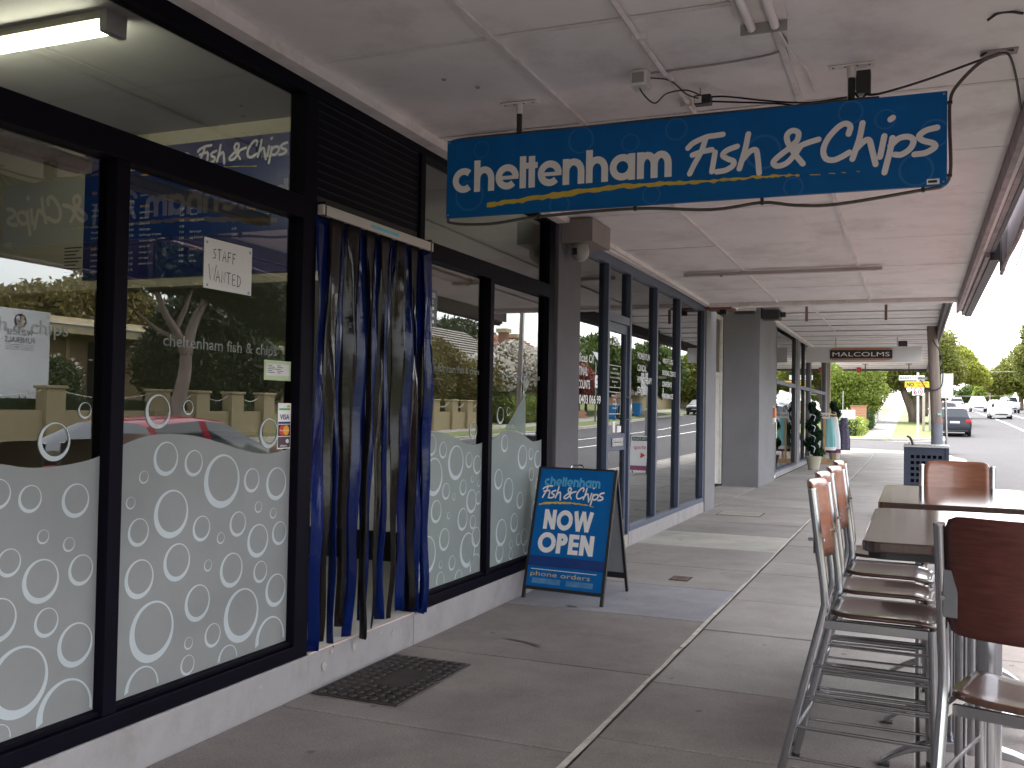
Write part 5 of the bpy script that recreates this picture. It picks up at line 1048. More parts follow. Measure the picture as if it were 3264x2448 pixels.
for a_ in range(n):
    for rr in (.235, .19): V.append((3.09 + rr * math.cos(2 * PI * a_ / n) , yb - .024, 2.81 + min(rr * math.sin(2 * PI * a_ / n), .2)))
mb.add(V, [(2 * i, 2 * ((i + 1) % n), 2 * ((i + 1) % n) + 1, 2 * i + 1) for i in range(n)]); mb.build('red_ring', M('sign red', (.5, .05, .07), .5), t, recalc=False)
t = thing('direction_board', 'white pointed direction board on a post by the corner hedge', 'sign', (-.66, 55, zz(55)))
MB().tube([(-.66, 55, zz(55)), (-.63, 55, 2.75)], .03, 8).build('post', STEEL, t, smooth=True); MB().prism([(-1.2, 1.52), (-1.0, 1.73), (-.02, 1.76), (-.02, 1.28), (-1.0, 1.3)], (0, 54.93, 0), UX, UZ, (0, .04, 0)).build('arrow_plate', SW, t)
t = thing('timber_bollard', 'pair of pale timber posts behind the street sign', 'post', (3.6, 66, zz(66)))
for xx, hh, ww in ((3.45, 2.4, .16), (3.8, 2.45, .13)): bx('post', M('pale timber', (.45, .40, .33), .8, var=.15), t, xx - ww / 2, xx + ww / 2, 65.9, 66.05, zz(66) - .02, zz(66) + hh)
# brick piers, fence and hedge beyond the side street
BRK = M('orange brick', (.42, .20, .12), .85, var=.2, vs=12); RENDW = M('white rendered fence', (.70, .68, .64), .8, var=.06)
def brickpier(nm, label, x0, x1, y0, y1, h):
    t = thing(nm, label, 'pier', ((x0 + x1) / 2, (y0 + y1) / 2, zz(y0))); rows = int(h / .17); bw = .17
    for r_ in range(rows):
        z0 = zz(y0) + r_ * bw; bx('brick', BRK, t, x0, (x0 + x1) / 2 - .004 + .1 * (r_ % 2) - .05, y0, y1, z0, z0 + bw - .014); bx('brick', BRK, t, (x0 + x1) / 2 + .004 + .1 * (r_ % 2) - .05, x1, y0, y1, z0, z0 + bw - .014)
    bx('core', MORTAR, t, x0 + .01, x1 - .01, y0 + .01, y1 - .01, zz(y0), zz(y0) + rows * bw - .02); bx('coping', BRK, t, x0 - .04, x1 + .04, y0 - .04, y1 + .04, zz(y0) + rows * bw - .012, zz(y0) + rows * bw + .05)
brickpier('brick_pier', 'broad orange brick pier behind the corner hedge', -.80, .12, 64.5, 65.0, 1.6); brickpier('brick_pier', 'narrow orange brick pier along the far footpath', -.05, .25, 73.5, 74, 1.3)
for i, (x0, y0, y1, h, lab) in enumerate(((.05, 76, 79.5, 1.65, 'white rendered fence panel nearest along the far footpath'), (.12, 80, 86, 1.7, 'white rendered fence panel further along the footpath'))):
    t = thing('rendered_fence', lab, 'fence', (x0, y0, zz(y0))); bx('panel', RENDW, t, x0, x0 + .2, y0, y1, zz(y0) - .1, zz(y0) + h); bx('coping', RENDW, t, x0 - .04, x0 + .24, y0 - .03, y1 + .03, zz(y0) + h + .001, zz(y0) + h + .07); bx('end_post', RENDW, t, x0 - .06, x0 + .26, y0 - .35, y0 - .035, zz(y0) - .1, zz(y0) + h + .12)
def hedge(nm, label, x0, x1, y0, y1, z0, z1, mat, n, size, seed):
    t = thing(nm, label, 'hedge', ((x0 + x1) / 2, (y0 + y1) / 2, z0)); g = np.random.default_rng(seed)
    bl = []; dx, dy, dz = x1 - x0, y1 - y0, z1 - z0; st = max(.5, min(dx, dz) * .8)
    for yy in np.arange(y0 + st * .3, y1, st * .55):
        for xx in np.arange(x0 + min(dx, st) * .35, x1, st * .6):
            for q in np.arange(z0 + st * .3, z1 - st * .2, st * .6): bl.append(((xx, yy, q), (min(dx, st) * .55, st * .55, st * .5)))
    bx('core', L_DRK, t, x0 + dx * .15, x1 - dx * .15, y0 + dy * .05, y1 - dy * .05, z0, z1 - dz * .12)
    leaves('foliage', mat, t, bl, n, size, seed, shell=.5)
hedge('clipped_hedge', 'green corner hedge in front of the orange brick pier', -1.2, .15, 56.6, 63.5, zz(58), zz(58) + .95, L_BRT, 6000, .06, 8); hedge('clipped_hedge', 'tall ivy hedge beside the far footpath', -.3, .22, 64.8, 73, zz(66), zz(66) + 1.35, L_HDG, 5000, .06, 9)

# ------------------------------------------------------------------ bar tables and stools
def bar_table(yc, label):
    t = thing('bar_table', label, 'table', (3.15, yc, 0)); c = .06; x0, x1, y0, y1 = 2.76, 3.54, yc - .635, yc + .635
    poly = []
    for cx, cy2, a0 in ((x1 - c, y1 - c, 0), (x0 + c, y1 - c, 90), (x0 + c, y0 + c, 180), (x1 - c, y0 + c, 270)): poly += [(cx + c * math.cos(R(a0 + 18 * k)), cy2 + c * math.sin(R(a0 + 18 * k))) for k in range(6)]
    MB().prism(poly, (0, 0, 1.05), UX, UXY, (0, 0, .035)).build('table_top', TABT, t, bevel=.006); MB().prism([(3.15 + (a - 3.15) * .95, yc + (b - yc) * .95) for a, b in poly], (0, 0, 1.025), UX, UXY, (0, 0, .0245)).build('under_frame', BLACKP, t)
    for s_ in (-.47, .47):
        y = yc + s_; MB().tube([(3.15, y, .10), (3.15, y, 1.02)], .04, 16).build('column', STEEL, t, smooth=True)
        MB().tube([(3.07, y + .06, .12), (3.07, y + .06, 1.02)], .02, 10).build('brace_tube', STEEL, t, smooth=True)
        N = 14; V = []
        for k in range(N + 1):
            u = -1 + 2 * k / N; x = 3.15 + .36 * u; zt = .125 * (1 - abs(u) ** 2.2) + .022; zb = .095 * (1 - abs(u) ** 3.0) + .004
            V += [(x, y - .03, zt), (x, y + .03, zt), (x, y + .03, min(zb, zt - .012)), (x, y - .03, min(zb, zt - .012))]
        F = [(4 * k + j, 4 * k + (j + 1) % 4, 4 * k + 4 + (j + 1) % 4, 4 * k + 4 + j) for k in range(N) for j in range(4)] + [(0, 1, 2, 3), (4 * N + 3, 4 * N + 2, 4 * N + 1, 4 * N)]
        MB().add(V, F).build('arched_foot', STEEL, t, bevel=.006); 
        for u in (-.34, .34): bx('foot_pad', BLACKP, t, 3.15 + u - .02, 3.15 + u + .02, y - .025, y + .025, .0, .008)
bar_table(4.025, 'dark topped bar table nearest the camera'); bar_table(5.585, 'dark topped bar table beyond the nearest one')
def make_stool(label, loc, rz):
    t = thing('bar_stool', label, 'stool', loc, rz, 'bar stools around the tables'); B = lambda mb, nm, mt, **k: mb.build(nm, mt, t, local=True, **k)
    for s_ in (-1, 1):
        y = .195 * s_
        B(MB().tube([(-.375, y, .0), (-.205, y, .69), (-.192, y, .75), (-.198, y, .82), (-.246, y, 1.20)], .0165, 12), 'back_post', STEEL, smooth=True)
        B(MB().tube([(-.246, y, 1.199), (-.2465, y, 1.204)], .0168, 12), 'post_cap', CHROME)
        B(MB().tube([(.215, y, .0), (.195, y, .69)], .0165, 12), 'front_leg', STEEL, smooth=True)
        B(MB().box(-.20, .20, y - .009, y + .009, .655, .69), 'seat_rail', STEEL, bevel=.003)
        for xf in (-.372, .2145): B(MB().tube([(xf, y, -.001), (xf + .004 * (1 if xf < 0 else -.1), y, .022)], .0185, 10), 'rubber_foot', BLACKP)
        B(MB().tube([(-.262, y * .93, 1.0), (-.2, y * .93, 1.0)], .0065, 8), 'screw', CHROME)
        for k in range(4):
            z = .13 + k * .125; xb = -.375 + .17 * z / .69; B(MB().tube([(xb, y, z), (.215 - .02 * z / .69, y, z)], .0065, 8), 'side_rung', STEEL, smooth=True)
    B(MB().tube([(.205, -.195, .28), (.205, .195, .28)], .009, 8), 'foot_rail', STEEL, smooth=True); B(MB().tube([(-.30, -.195, .25), (-.30, .195, .25)], .0065, 8), 'back_rung', STEEL, smooth=True)
    B(MB().box(.186, .204, -.178, .178, .66, .69), 'cross_rail', STEEL); B(MB().box(-.172, -.154, -.178, .178, .66, .69), 'cross_rail', STEEL)
    def seat(u, v):
        a = -1 + 2 * u; b = -1 + 2 * v; p = 5; m_ = (abs(a) ** p + abs(b) ** p) ** (1 / p); mm = max(abs(a), abs(b)); k = (mm / m_) if m_ > 1e-6 else 1
        a, b = a * k, b * k; z = .712 - .012 * (1 - b * b) + (-.02 * max(0, a - .5) ** 2 * 4) + .012 * max(0, -a - .6) * 2
        return (.018 + .208 * a, .198 * b, z)
    B(MB().grid(seat, 14, 14), 'seat', WOODS, smooth=True, solid=.016, split=False, recalc=False)
    def back(u, v):
        a = -1 + 2 * u; b = -1 + 2 * v; p = 11; m_ = (abs(a) ** p + abs(b) ** p) ** (1 / p); mm = max(abs(a), abs(b)); k = (mm / m_) if m_ > 1e-6 else 1
        a, b = a * k, b * k; z = 1.062 + .165 * b; x = -.203 - .046 * (z - .82) / .38 + .004 - .042 * (1 - a * a); return (x, .178 * a, z)
    B(MB().grid(back, 14, 10), 'backrest', WOODB, smooth=True, solid=.011, split=False, recalc=False)
    for s_ in (-1, 1): B(MB().box(-.262, -.257, min(.148 * s_, .186 * s_), max(.148 * s_, .186 * s_), .945, 1.075, Matrix.Rotation(R(6.5), 4, 'Y') @ Matrix.Translation((-.085, 0, 0)) if 0 else Matrix.Translation((.020, 0, 0))), 'back_bracket', DULLST, bevel=.002)
    return t
SA = make_stool('bar stool nearest the camera on the footpath side of the tables', (2.805, 4.20, 0), R(-4))
def stool(label, loc, rz):
    o = copy_tree(SA); o.location = loc; o.rotation_euler = (0, 0, rz); o['label'] = label; return o
stool('second bar stool from the camera along the footpath side', (2.785, 4.755, 0), R(-2)); stool('third bar stool from the camera along the footpath side', (2.795, 5.285, 0), R(-4)); stool('farthest bar stool along the footpath side of the tables', (2.775, 5.955, 0), R(-1))
SE = stool('bar stool with shade-darkened back at the near end of the front table', (3.244, 3.124, 0), R(73)); stool('bar stool facing the camera at the far end of the tables', (3.15, 6.20, 0), R(-92))
for ch in [k for k in bpy.data.objects if k.parent == SE and k.name.startswith('backrest')]:
    ch.data = ch.data.copy(); ch.data.materials[0] = WOOD_SHADE
# ------------------------------------------------------------------ sandwich board further along
t = thing('sandwich_board', 'white sandwich board with red arrow behind the litter bin', 'sandwich board', (3.0, 22.6, 0))
def ab2(nm, mat, x0, x1, v0, v1, d0, d1, s_=1):
    uu = Vector((0, .2 * s_, 1)).normalized(); n = Vector((0, s_, -.2)).normalized()
    V = [Vector((x, 22.6 - .19 * s_, 0)) + uu * v + n * d for d in (d0, d1) for x, v in ((x0, v0), (x1, v0), (x1, v1), (x0, v1))]
    return MB().add(V, [(0, 3, 2, 1), (4, 5, 6, 7), (0, 1, 5, 4), (1, 2, 6, 5), (2, 3, 7, 6), (3, 0, 4, 7)]).build(nm, mat, t)
for s_ in (1, -1):
    ab2('panel', SW, 2.83, 3.25, .08, .92, 0, .01, s_); ab2('frame_leg', BLACKP, 2.805, 2.829, 0, .94, -.005, .02, s_); ab2('frame_leg', BLACKP, 3.251, 3.275, 0, .94, -.005, .02, s_)
    ab2('name_band', BLACKP, 2.85, 3.23, .80, .89, -.003, -.0005, s_); ab2('foot_band', M('plum print', (.25, .05, .14), .6), 2.83, 3.25, .09, .2, -.003, -.0005, s_)
uu = Vector((0, .2, 1)).normalized(); o_ = Vector((2.87, 22.41, 0))
text('MALCOLMS', SW, t, o_ + uu * .82 + Vector((0, -.004, 0)), UX, uu, .05, .34, lift=.002); text('shop', MCR, t, o_ + uu * .6 + Vector((0, -.002, 0)), UX, uu, .10, .30, lift=.002)
V = [o_ + uu * v + Vector((u, -.003, 0)) for u, v in ((.0, .45), (.12, .52), (.12, .38))]; MB().add(V, [(0, 2, 1)]).build('arrow', MCR, t)
# ------------------------------------------------------------------ cars
CARGLASS = M('car glass', (.02, .024, .03), .04, var=0, spec=.5); TYRE = M('tyre', (.015, .015, .015), .85, var=.1); RIM = M('alloy rim', (.45, .45, .46), .3, metal=.9, var=.05); TAIL = M('tail lamp', (.45, .015, .02), .2, var=0); HEADL = M('head lamp', (.65, .67, .7), .12, var=0, coat=.5); PLATE = M('number plate', (.7, .7, .68), .5, var=.02); TRIM = M('black trim', (.02, .02, .022), .5, var=.05)
def paint(name, c, coat=.6): return M(name, c, .32 if coat else .14, var=.02, vs=2, coat=coat, spec=.4 if coat else .12)
# stations: y, belt z, top z, belt half width, top half width
SEDAN = [(-2.36, .52, .60, .70, .60), (-2.30, .80, .92, .82, .70), (-2.18, .90, 1.00, .86, .76), (-1.62, .93, 1.04, .89, .74), (-.92, .93, 1.375, .90, .56), (-.82, .93, 1.395, .90, .565), (-.08, .92, 1.445, .90, .585), (.04, .92, 1.445, .90, .585), (.42, .91, 1.415, .90, .585), (1.22, .90, 1.02, .90, .73), (1.7, .86, .95, .88, .72), (2.18, .74, .83, .83, .68), (2.32, .58, .66, .74, .62)]
WAGON = [(-2.32, .62, .68, .78, .66), (-2.27, .98, 1.05, .88, .75), (-2.22, 1.02, 1.12, .90, .74), (-1.86, 1.03, 1.60, .92, .62), (-1.70, 1.03, 1.64, .92, .64), (-.9, 1.02, 1.70, .93, .66), (-.8, 1.02, 1.70, .93, .66), (.10, 1.01, 1.69, .93, .66), (.45, 1.0, 1.65, .93, .66), (1.15, 1.0, 1.13, .93, .76), (1.65, .98, 1.06, .91, .76), (2.15, .88, .96, .86, .72), (2.34, .66, .74, .78, .66)]
def car(name, label, loc, rz, pm, ST, cat='car', group=None, rear='wagon', hi=.0, sc_=1.):
    t = thing(name, label, cat, loc, rz, group); t.scale = (sc_, sc_, sc_); n = len(ST); rings = []
    for y, zb, zt, wb, wt in ST:
        z0 = .22 + hi; zb += hi; zt += hi
        h = [(.55 * wb, z0), (.90 * wb, z0 + .02), (.985 * wb, z0 + .16), (wb, (z0 + zb) / 2 + .04), (.985 * wb, zb - .05), (.955 * wb, zb), (wt + .02, zt - .045 * (1 if zt - zb > .2 else .4)), (wt * .82, zt - .008), (wt * .4, zt + .008)]
        rings.append([(x, y, z) for x, z in h] + [(-x, y, z) for x, z in h[::-1]])
    m_ = len(rings[0]); V = [q for r_ in rings for q in r_]
    tall = [zt - zb > .30 for _, zb, zt, _, _ in ST]
    body = []; side = []; wscr = []; rscr = []
    for i in range(n - 1):
        for j in range(m_):
            f = (i * m_ + j, i * m_ + (j + 1) % m_, (i + 1) * m_ + (j + 1) % m_, (i + 1) * m_ + j)
            sidej = j in (5, m_ - 7); topj = 6 <= j <= m_ - 8
            pil = abs(ST[i + 1][0] - ST[i][0]) < .14
            if sidej and (tall[i] or tall[i + 1]) and not pil: side.append(f)
            elif topj and tall[i + 1] and not tall[i]: rscr.append(f)
            elif topj and tall[i] and not tall[i + 1]: wscr.append(f)
            else: body.append(f)
    body += [tuple(range(m_))[::-1], tuple(range((n - 1) * m_, n * m_))]
    def part(nm, fs, mt):
        used = sorted({i for f in fs for i in f}); mp = {a: b for b, a in enumerate(used)}
        return MB().add([V[i] for i in used], [tuple(mp[i] for i in f) for f in fs]).build(nm, mt, t, smooth=True, local=True, recalc=False)
    part('body', body, pm)
    for s_ in (1, -1): part('side_window', [f for f in side if (V[f[0]][0] > 0) == (s_ > 0)], CARGLASS)
    part('windscreen', wscr, CARGLASS); part('rear_window', rscr, CARGLASS)
    L = ST[-1][0]; yr = ST[0][0]; wr = ST[1][3]; B = lambda mb, nm, mt, **k: mb.build(nm, mt, t, local=True, **k)
    for yy in (-1.36, 1.40):
        for s_ in (1, -1):
            xw = .80 * s_; w = B(MB().lathe([(.20, -.10), (.30, -.10), (.33, -.07), (.33, .07), (.30, .10), (.20, .10)], (xw, yy, .33), 20, 'x'), 'wheel', TYRE, smooth=True)
            r2 = MB().lathe([(.19, -.02), (.185, .115), (.06, .10)], (xw if s_ > 0 else xw, yy, .33), 16, 'x') if s_ > 0 else MB().lathe([(.19, .02), (.185, -.115), (.06, -.10)], (xw, yy, .33), 16, 'x')
            o = r2.build('rim', RIM, w, local=True, smooth=True)
            B(MB().lathe([(.385, -.06 * s_), (.385, .088 * s_), (.34, .0885 * s_)], (xw, yy, .35), 20, 'x'), 'wheel_arch', TRIM)
    zl = ST[2][1] + hi
    for s_ in (1, -1):
        B(MB().box(s_ * (wr - .30) if s_ > 0 else -wr - .005, wr + .005 if s_ > 0 else -(wr - .30), yr + .0, yr + .16, zl - .24, zl - .06), 'tail_light', TAIL, bevel=.03)
        B(MB().box((.50) if s_ > 0 else -.80, .80 if s_ > 0 else -.50, L - .18, L - .03, ST[-2][1] + hi - .12, ST[-2][1] + hi + .0), 'headlight', HEADL, bevel=.03)
        B(MB().box(.92 if s_ > 0 else -1.06, 1.06 if s_ > 0 else -.92, .92, 1.02, .95 + hi, 1.08 + hi), 'door_mirror', pm, bevel=.03)
    B(MB().box(-.84, .84, yr - .06, yr + .10, .36 + hi, .58 + hi), 'rear_bumper', pm, bevel=.04); B(MB().box(-.70, .70, yr - .065, yr - .04, .26 + hi, .36 + hi), 'bumper_trim', TRIM, bevel=.02)
    B(MB().box(-.80, .80, L - .06, L + .05, .32 + hi, .55 + hi), 'front_bumper', pm, bevel=.04); B(MB().box(-.5, .5, L + .045, L + .06, .34 + hi, .44 + hi), 'grille', TRIM, bevel=.01); B(MB().box(-.26, .26, L + .0505, L + .068, .45 + hi, .54 + hi), 'number_plate', PLATE)
    zp = .74 + hi if rear == 'sedan' else .80 + hi
    B(MB().box(-.26, .26, yr - .03, yr + .03, zp - .06, zp + .06), 'number_plate', PLATE)
    return t
NAVYP = paint('navy paint', (.008, .010, .02), .15); WHP = paint('white paint', (.72, .72, .73)); SILP = paint('silver paint', (.5, .51, .53)); REDP = paint('maroon paint', (.22, .018, .032), 0); BLKP = paint('black paint', (.012, .012, .016))
car('station_wagon', 'dark navy station wagon seen from behind on the near lane', (5.1, 64.5, zroad(5.1, 64)), R(0), NAVYP, WAGON, rear='wagon')
car('sedan', 'white sedan driving towards the camera in the oncoming lane', (9.95, 97, zroad(9.9, 96)), R(180), WHP, SEDAN)
car('four_wheel_drive', 'white four wheel drive further back in the oncoming lane', (9.9, 128, zroad(9.9, 128)), R(180), WHP, WAGON, hi=.12)
car('four_wheel_drive', 'silver four wheel drive parked by the opposite kerb', (12.9, 124, zroad(13, 122)), R(182), SILP, WAGON, hi=.15)
car('hatchback', 'pale car far ahead on the near lane', (8.3, 150, zroad(8, 150)), R(0), WHP, WAGON)
car('sedan', 'white sedan parked far along the opposite kerb', (12.4, 138, zroad(12, 138)), R(180), WHP, SEDAN)
car('sedan', 'red car parked beyond the timber power pole', (4.95, 78, zroad(5, 78)), R(0), REDP, WAGON)
car('sedan', 'white car parked ahead of the red car', (5.0, 86, zroad(5, 86)), R(0), WHP, SEDAN)
car('sedan', 'maroon sedan parked at the kerb outside the fish shop', (5.72, 9.6, zroad(5.5, 9)), R(0), REDP, SEDAN)
car('sedan', 'black sedan parked across the road reflected in office windows', (16.1, 93, zroad(16, 93)), R(180), BLKP, SEDAN)

# ------------------------------------------------------------------ trees in direct view
zt = lambda x, y: gz(x, y)
def simple_trunk(x, y, h, r_, lean=(0, 0)): return [([(x, y, zt(x, y) - .1), (x + lean[0] * .5, y + lean[1] * .5, zt(x, y) + h * .5), (x + lean[0], y + lean[1], zt(x, y) + h)], r_, r_ * .5)]
b = zt(3, 80)
tree('street_tree', 'broad fig tree with forked trunk on the far verge', (3.05, 80, b), [([(2.9, 80, b - .1), (2.75, 80, b + .8), (2.2, 80, b + 2.2), (1.6, 80, b + 4)], .42, .18), ([(3.1, 80, b - .1), (3.3, 80, b + .8), (3.75, 80, b + 2.2), (4.4, 80, b + 4)], .42, .18), ([(3.0, 80, b + .7), (3.0, 80.6, b + 2.4), (3.0, 81, b + 4.2)], .25, .12)],
     [((1.3, 80, b + 3.6), (1.8, 2, 1.3)), ((3.2, 80, b + 4.2), (2.4, 2.6, 1.6)), ((5.0, 80, b + 4.0), (1.7, 2, 1.5)), ((3, 80, b + 5.8), (3, 3, 1.8)), ((.6, 80, b + 5.2), (2, 2, 1.5))], 44000, .105, L_FIG, 11)
b = zt(4, 98)
tree('street_tree', 'yellow green round street tree above the navy station wagon', (4.0, 98, b), [([(3.8, 98, b), (4.2, 98, b + 2), (5.4, 98, b + 3.9)], .3, .15), ([(4.1, 98, b + 1.6), (4.3, 98, b + 3), (4.4, 98, b + 4.2)], .2, .1)],
     [((4.9, 98, b + 4.1), (1.7, 2, 1.3)), ((6.6, 98, b + 4.6), (1.9, 2.2, 1.5)), ((7.9, 98, b + 3.9), (1.3, 1.6, 1.0)), ((6.3, 98, b + 5.7), (1.6, 2, .9)), ((8.6, 98, b + 3.3), (.9, 1, .5)), ((3.5, 98, b + 4.6), (1.8, 2, 1.6))], 40000, .12, L_YEL, 12)
b = zt(-1, 67)
tree('garden_tree', 'bright yellow green garden tree behind the brick pier', (-.8, 68, b), simple_trunk(-.8, 68, 2.5, .15), [((-1.8, 68, b + 2.6), (1.6, 1.6, 1.3)), ((.1, 68, b + 2.4), (1.3, 1.4, 1.1)), ((-.8, 68, b + 3.8), (2, 2, 1.2)), ((-2.8, 68, b + 1.6), (1.4, 1.4, 1.3)), ((-.2, 68, b + 1.5), (1.0, 1.0, .9))], 36000, .085, L_BRT, 13)
b = zt(-7, 76)
tree('garden_tree', 'tall dark garden tree behind the bright one', (-5, 78, b), simple_trunk(-5, 78, 4, .25), [((-4, 78, b + 4), (3.5, 3, 3)), ((-8, 80, b + 4), (4, 3, 3.4)), ((-1.5, 82, b + 4.5), (2.5, 2, 2.2))], 16000, .24, L_MID, 14)
b = zt(17.5, 122)
tree('street_tree', 'large dark green street tree at the right edge of the view', (17.4, 124, b), simple_trunk(17.4, 124, 4.0, .42), [((16.3, 124, b + 6.2), (3.3, 3.2, 2.4)), ((18.5, 124, b + 7.2), (3.6, 3.6, 3.2)), ((15.8, 124, b + 4.3), (2.4, 2.4, 1.3)), ((17, 124, b + 9), (3, 3, 2))], 40000, .17, L_FIG, 15)
b = zt(17.5, 155)
tree('street_tree', 'olive street tree behind the parked silver four wheel drive', (17.0, 156, b), simple_trunk(17, 156, 4.0, .4), [((15.0, 156, b + 4.4), (2.7, 3, 2)), ((17, 156, b + 5.6), (3.2, 3.4, 2.4)), ((14.0, 156, b + 3.4), (1.8, 2, 1.4)), ((18.6, 156, b + 3.6), (2.6, 3, 2.2))], 30000, .2, L_FIG, 16)
for i, (x, y, h, rr, mt, lab) in enumerate(((16.5, 200, 4.2, 3.6, L_BRT, 'light green street tree farther along the opposite kerb'), (15.5, 250, 4.0, 3.8, L_MID, 'small distant street tree at the vanishing road'), (5.0, 300, 4.2, 4.5, L_MID, 'distant tree at the end of the near kerb'), (-3, 130, 4.5, 4.0, L_MID, 'distant tree behind the far footpath'), (19, 104, 3.6, 2.6, L_YEL, 'low yellow green bush on the opposite verge'), (9, 420, 6, 9, L_MID, 'distant tree closing the road'))):
    b = zt(x, y); tree('street_tree', lab, (x, y, b), simple_trunk(x, y, h * .7, .3), [((x, y, b + h * .75), (rr * .8, rr * .8, h * .45)), ((x - rr * .45, y, b + h * .62), (rr * .5, rr * .5, h * .38)), ((x + rr * .4, y, b + h * .95), (rr * .6, rr * .6, h * .4))], 9000, .26 + y / 1200, mt, 20 + i)
# power lines
t = thing('power_lines', 'thin pale power lines crossing the street far ahead', 'wire', (10, 150, 8))
for z0, y in ((8.0, 150), (4.9, 165)): MB().tube(catmull([(3, y, z0), (10, y, z0 - .25), (22, y, z0)], 6), .03, 5).build('wire', GREYP, t)
t = thing('power_pole', 'distant slim power pole behind the parked cars', 'pole', (13.6, 170, zt(13, 170))); MB().tube([(13.9, 170, zt(13, 170)), (13.9, 170, zt(13, 170) + 5.6)], .14, 8).build('shaft', POLE, t); bx('cross_arm', POLE, t, 12.9, 14.9, 169.9, 170.05, zt(13, 170) + 4.9, zt(13, 170) + 5.05)

# ------------------------------------------------------------------ opposite side of the street (seen in the window reflections)
BEIGE = M('beige render', (.36, .29, .165), .85, var=.08, vs=2, bump=.1); BEIGE2 = M('tan brick wall', (.26, .18, .10), .85, var=.15, vs=3); CRM = M('cream fascia', (.50, .42, .26), .7, var=.05)
def zc(y, x=20.5): return gz(x, y)
gw = thing('garden_wall', 'beige rendered garden wall with capped piers and chains opposite the shop', 'wall', (20.5, 28, zc(28)))
piers = [8.5, 12.6, 16.9, 21.12, 25.5, 27.5, 29.4, 31.3]
bx('wall', BEIGE, gw, 20.42, 20.62, 6, 31.8, .0, 1.22)
def pier(y, parent):
    z = zc(y); bx('pier', BEIGE, parent, 20.30, 20.74, y - .34, y + .34, z - .2, 1.86); bx('pier_cap', BEIGE, parent, 20.24, 20.80, y - .40, y + .40, 1.861, 1.95, bevel=.02)
CHAIN = M('white chain', (.6, .58, .52), .6)
def chain(y0, y1, parent, x=20.5, z=1.80, sag=.2, n=22):
    mb = MB()
    for k in range(n):
        u = (k + .5) / n; y = y0 + (y1 - y0) * u; zz_ = z - sag * 4 * u * (1 - u); L_ = (y1 - y0) / n * .75; sl_ = -sag * 4 * (1 - 2 * u) / (y1 - y0)
        mb.tube([(x, y - L_ / 2, zz_ - sl_ * L_ / 2), (x, y + L_ / 2, zz_ + sl_ * L_ / 2)], .022 if k % 2 else .014, 5)
    mb.build('chain', CHAIN, parent)
for y in piers: pier(y, gw)
for a, b2 in zip(piers[:-1], piers[1:]): chain(a + .34, b2 - .34, gw)
hedge('garden_hedge', 'low dark hedge behind the beige garden wall', 20.8, 21.4, 6, 31.5, .3, 1.72, L_HDG, 16000, .06, 31)
gw2 = thing('garden_wall', 'beige garden wall with chains beside the driveway opposite', 'wall', (20.3, 46, zc(46)))
bx('wall', BEIGE, gw2, 19.52, 19.72, 43.9, 50.5, .3, 1.28)
for i, y in enumerate((43.95, 46.1, 47.95, 49.6)):
    bx('pier', BEIGE, gw2, 19.4, 19.84, y - .33, y + .33, .3, 1.84); bx('pier_cap', BEIGE, gw2, 19.35, 19.89, y - .38, y + .38, 1.841, 1.92, bevel=.02)
for a, b2 in ((43.95, 46.1), (46.1, 47.95), (47.95, 49.6)): chain(a + .33, b2 - .33, gw2, 19.62, 1.78, .25, 14)
# sign monument of the funeral home
fsn = thing('sign_monument', 'tall white business sign block with round emblem opposite the shop', 'sign', (21.5, 20.7, .6))
MONW = M('monument white', (.82, .82, .82), .6, var=.03); bx('block', MONW, fsn, 21.5, 22.05, 19.55, 21.90, .5, 4.2, bevel=.01)
XR = 21.4985
def rtext(s_, y, z, h, w, mt=INK, **k): return text(s_, mt, fsn, (XR, y, z), (0, -1, 0), UZ, h, w, **k)
rtext('W.D.ROSE', 21.28, 3.43, .17, .92, bold=.015); rtext('FUNERALS', 21.34, 3.20, .17, 1.03, bold=.015); rtext("WE'LL KNOW WHAT TO DO", 21.32, 3.04, .06, .98)
for zz_ in (3.135, 2.995): bx('rule', INK, fsn, XR - .002, XR - .0005, 20.32, 21.34, zz_, zz_ + .012)
def disc(y, z, r_, mt, lift, nm='emblem'):
    MB().add([(XR - lift, y + r_ * math.cos(2 * PI * k / 24), z + r_ * math.sin(2 * PI * k / 24)) for k in range(24)], [tuple(range(24))[::-1]]).build(nm, mt, fsn)
disc(20.82, 3.85, .22, M('emblem plum', (.06, .02, .05), .6), .001); 
for dy, dz, r_, mt in ((-.09, .08, .07, MONW), (.08, .1, .06, CRM), (-.1, -.05, .06, NAVY), (.05, -.08, .09, CRM), (.0, .0, .05, MCR), (-.06, -.15, .04, MONW), (.13, .0, .04, MONW)): disc(20.82 + dy, 3.85 + dz, r_, mt, .002 + abs(dy) * .001)
bx('base', CONC_LT, fsn, 21.4, 22.15, 19.45, 21.78, .3, .5)
# funeral home
fh = thing('low_brick_building', 'low flat roofed tan brick building behind the hedge opposite', 'building', (31, 30, 1.0))
bx('wall', BEIGE2, fh, 30.6, 40, 8, 50, .5, 4.35); bx('roof_fascia', CRM, fh, 29.8, 40.2, 7.5, 50.5, 4.36, 4.72); bx('roof_edge', WHITE, fh, 29.75, 40.2, 7.45, 50.55, 4.721, 4.77); bx('upper_fascia', CRM, fh, 30.3, 40, 8, 40, 4.771, 5.08)
for y in (11, 15, 19, 23, 29.4, 32.3, 36, 40, 44.5, 47):
    w = bx('window', M('window dark', (.02, .02, .022), .1, var=0, spec=.8), fh, 30.55, 30.598, y - .25, y + .25, 1.3, 4.1); bx('window_frame', CRM, w, 30.53, 30.595, y + .25, y + .33, 1.3, 4.1); bx('window_bar', WHITE, w, 30.535, 30.549, y - .25, y + .25, 3.3, 3.35)
for y in (9, 13, 17, 21, 25.5, 30.9, 34, 38, 42): bx('pilaster', BEIGE, fh, 30.5, 30.599, y - .1, y + .1, .8, 4.35)
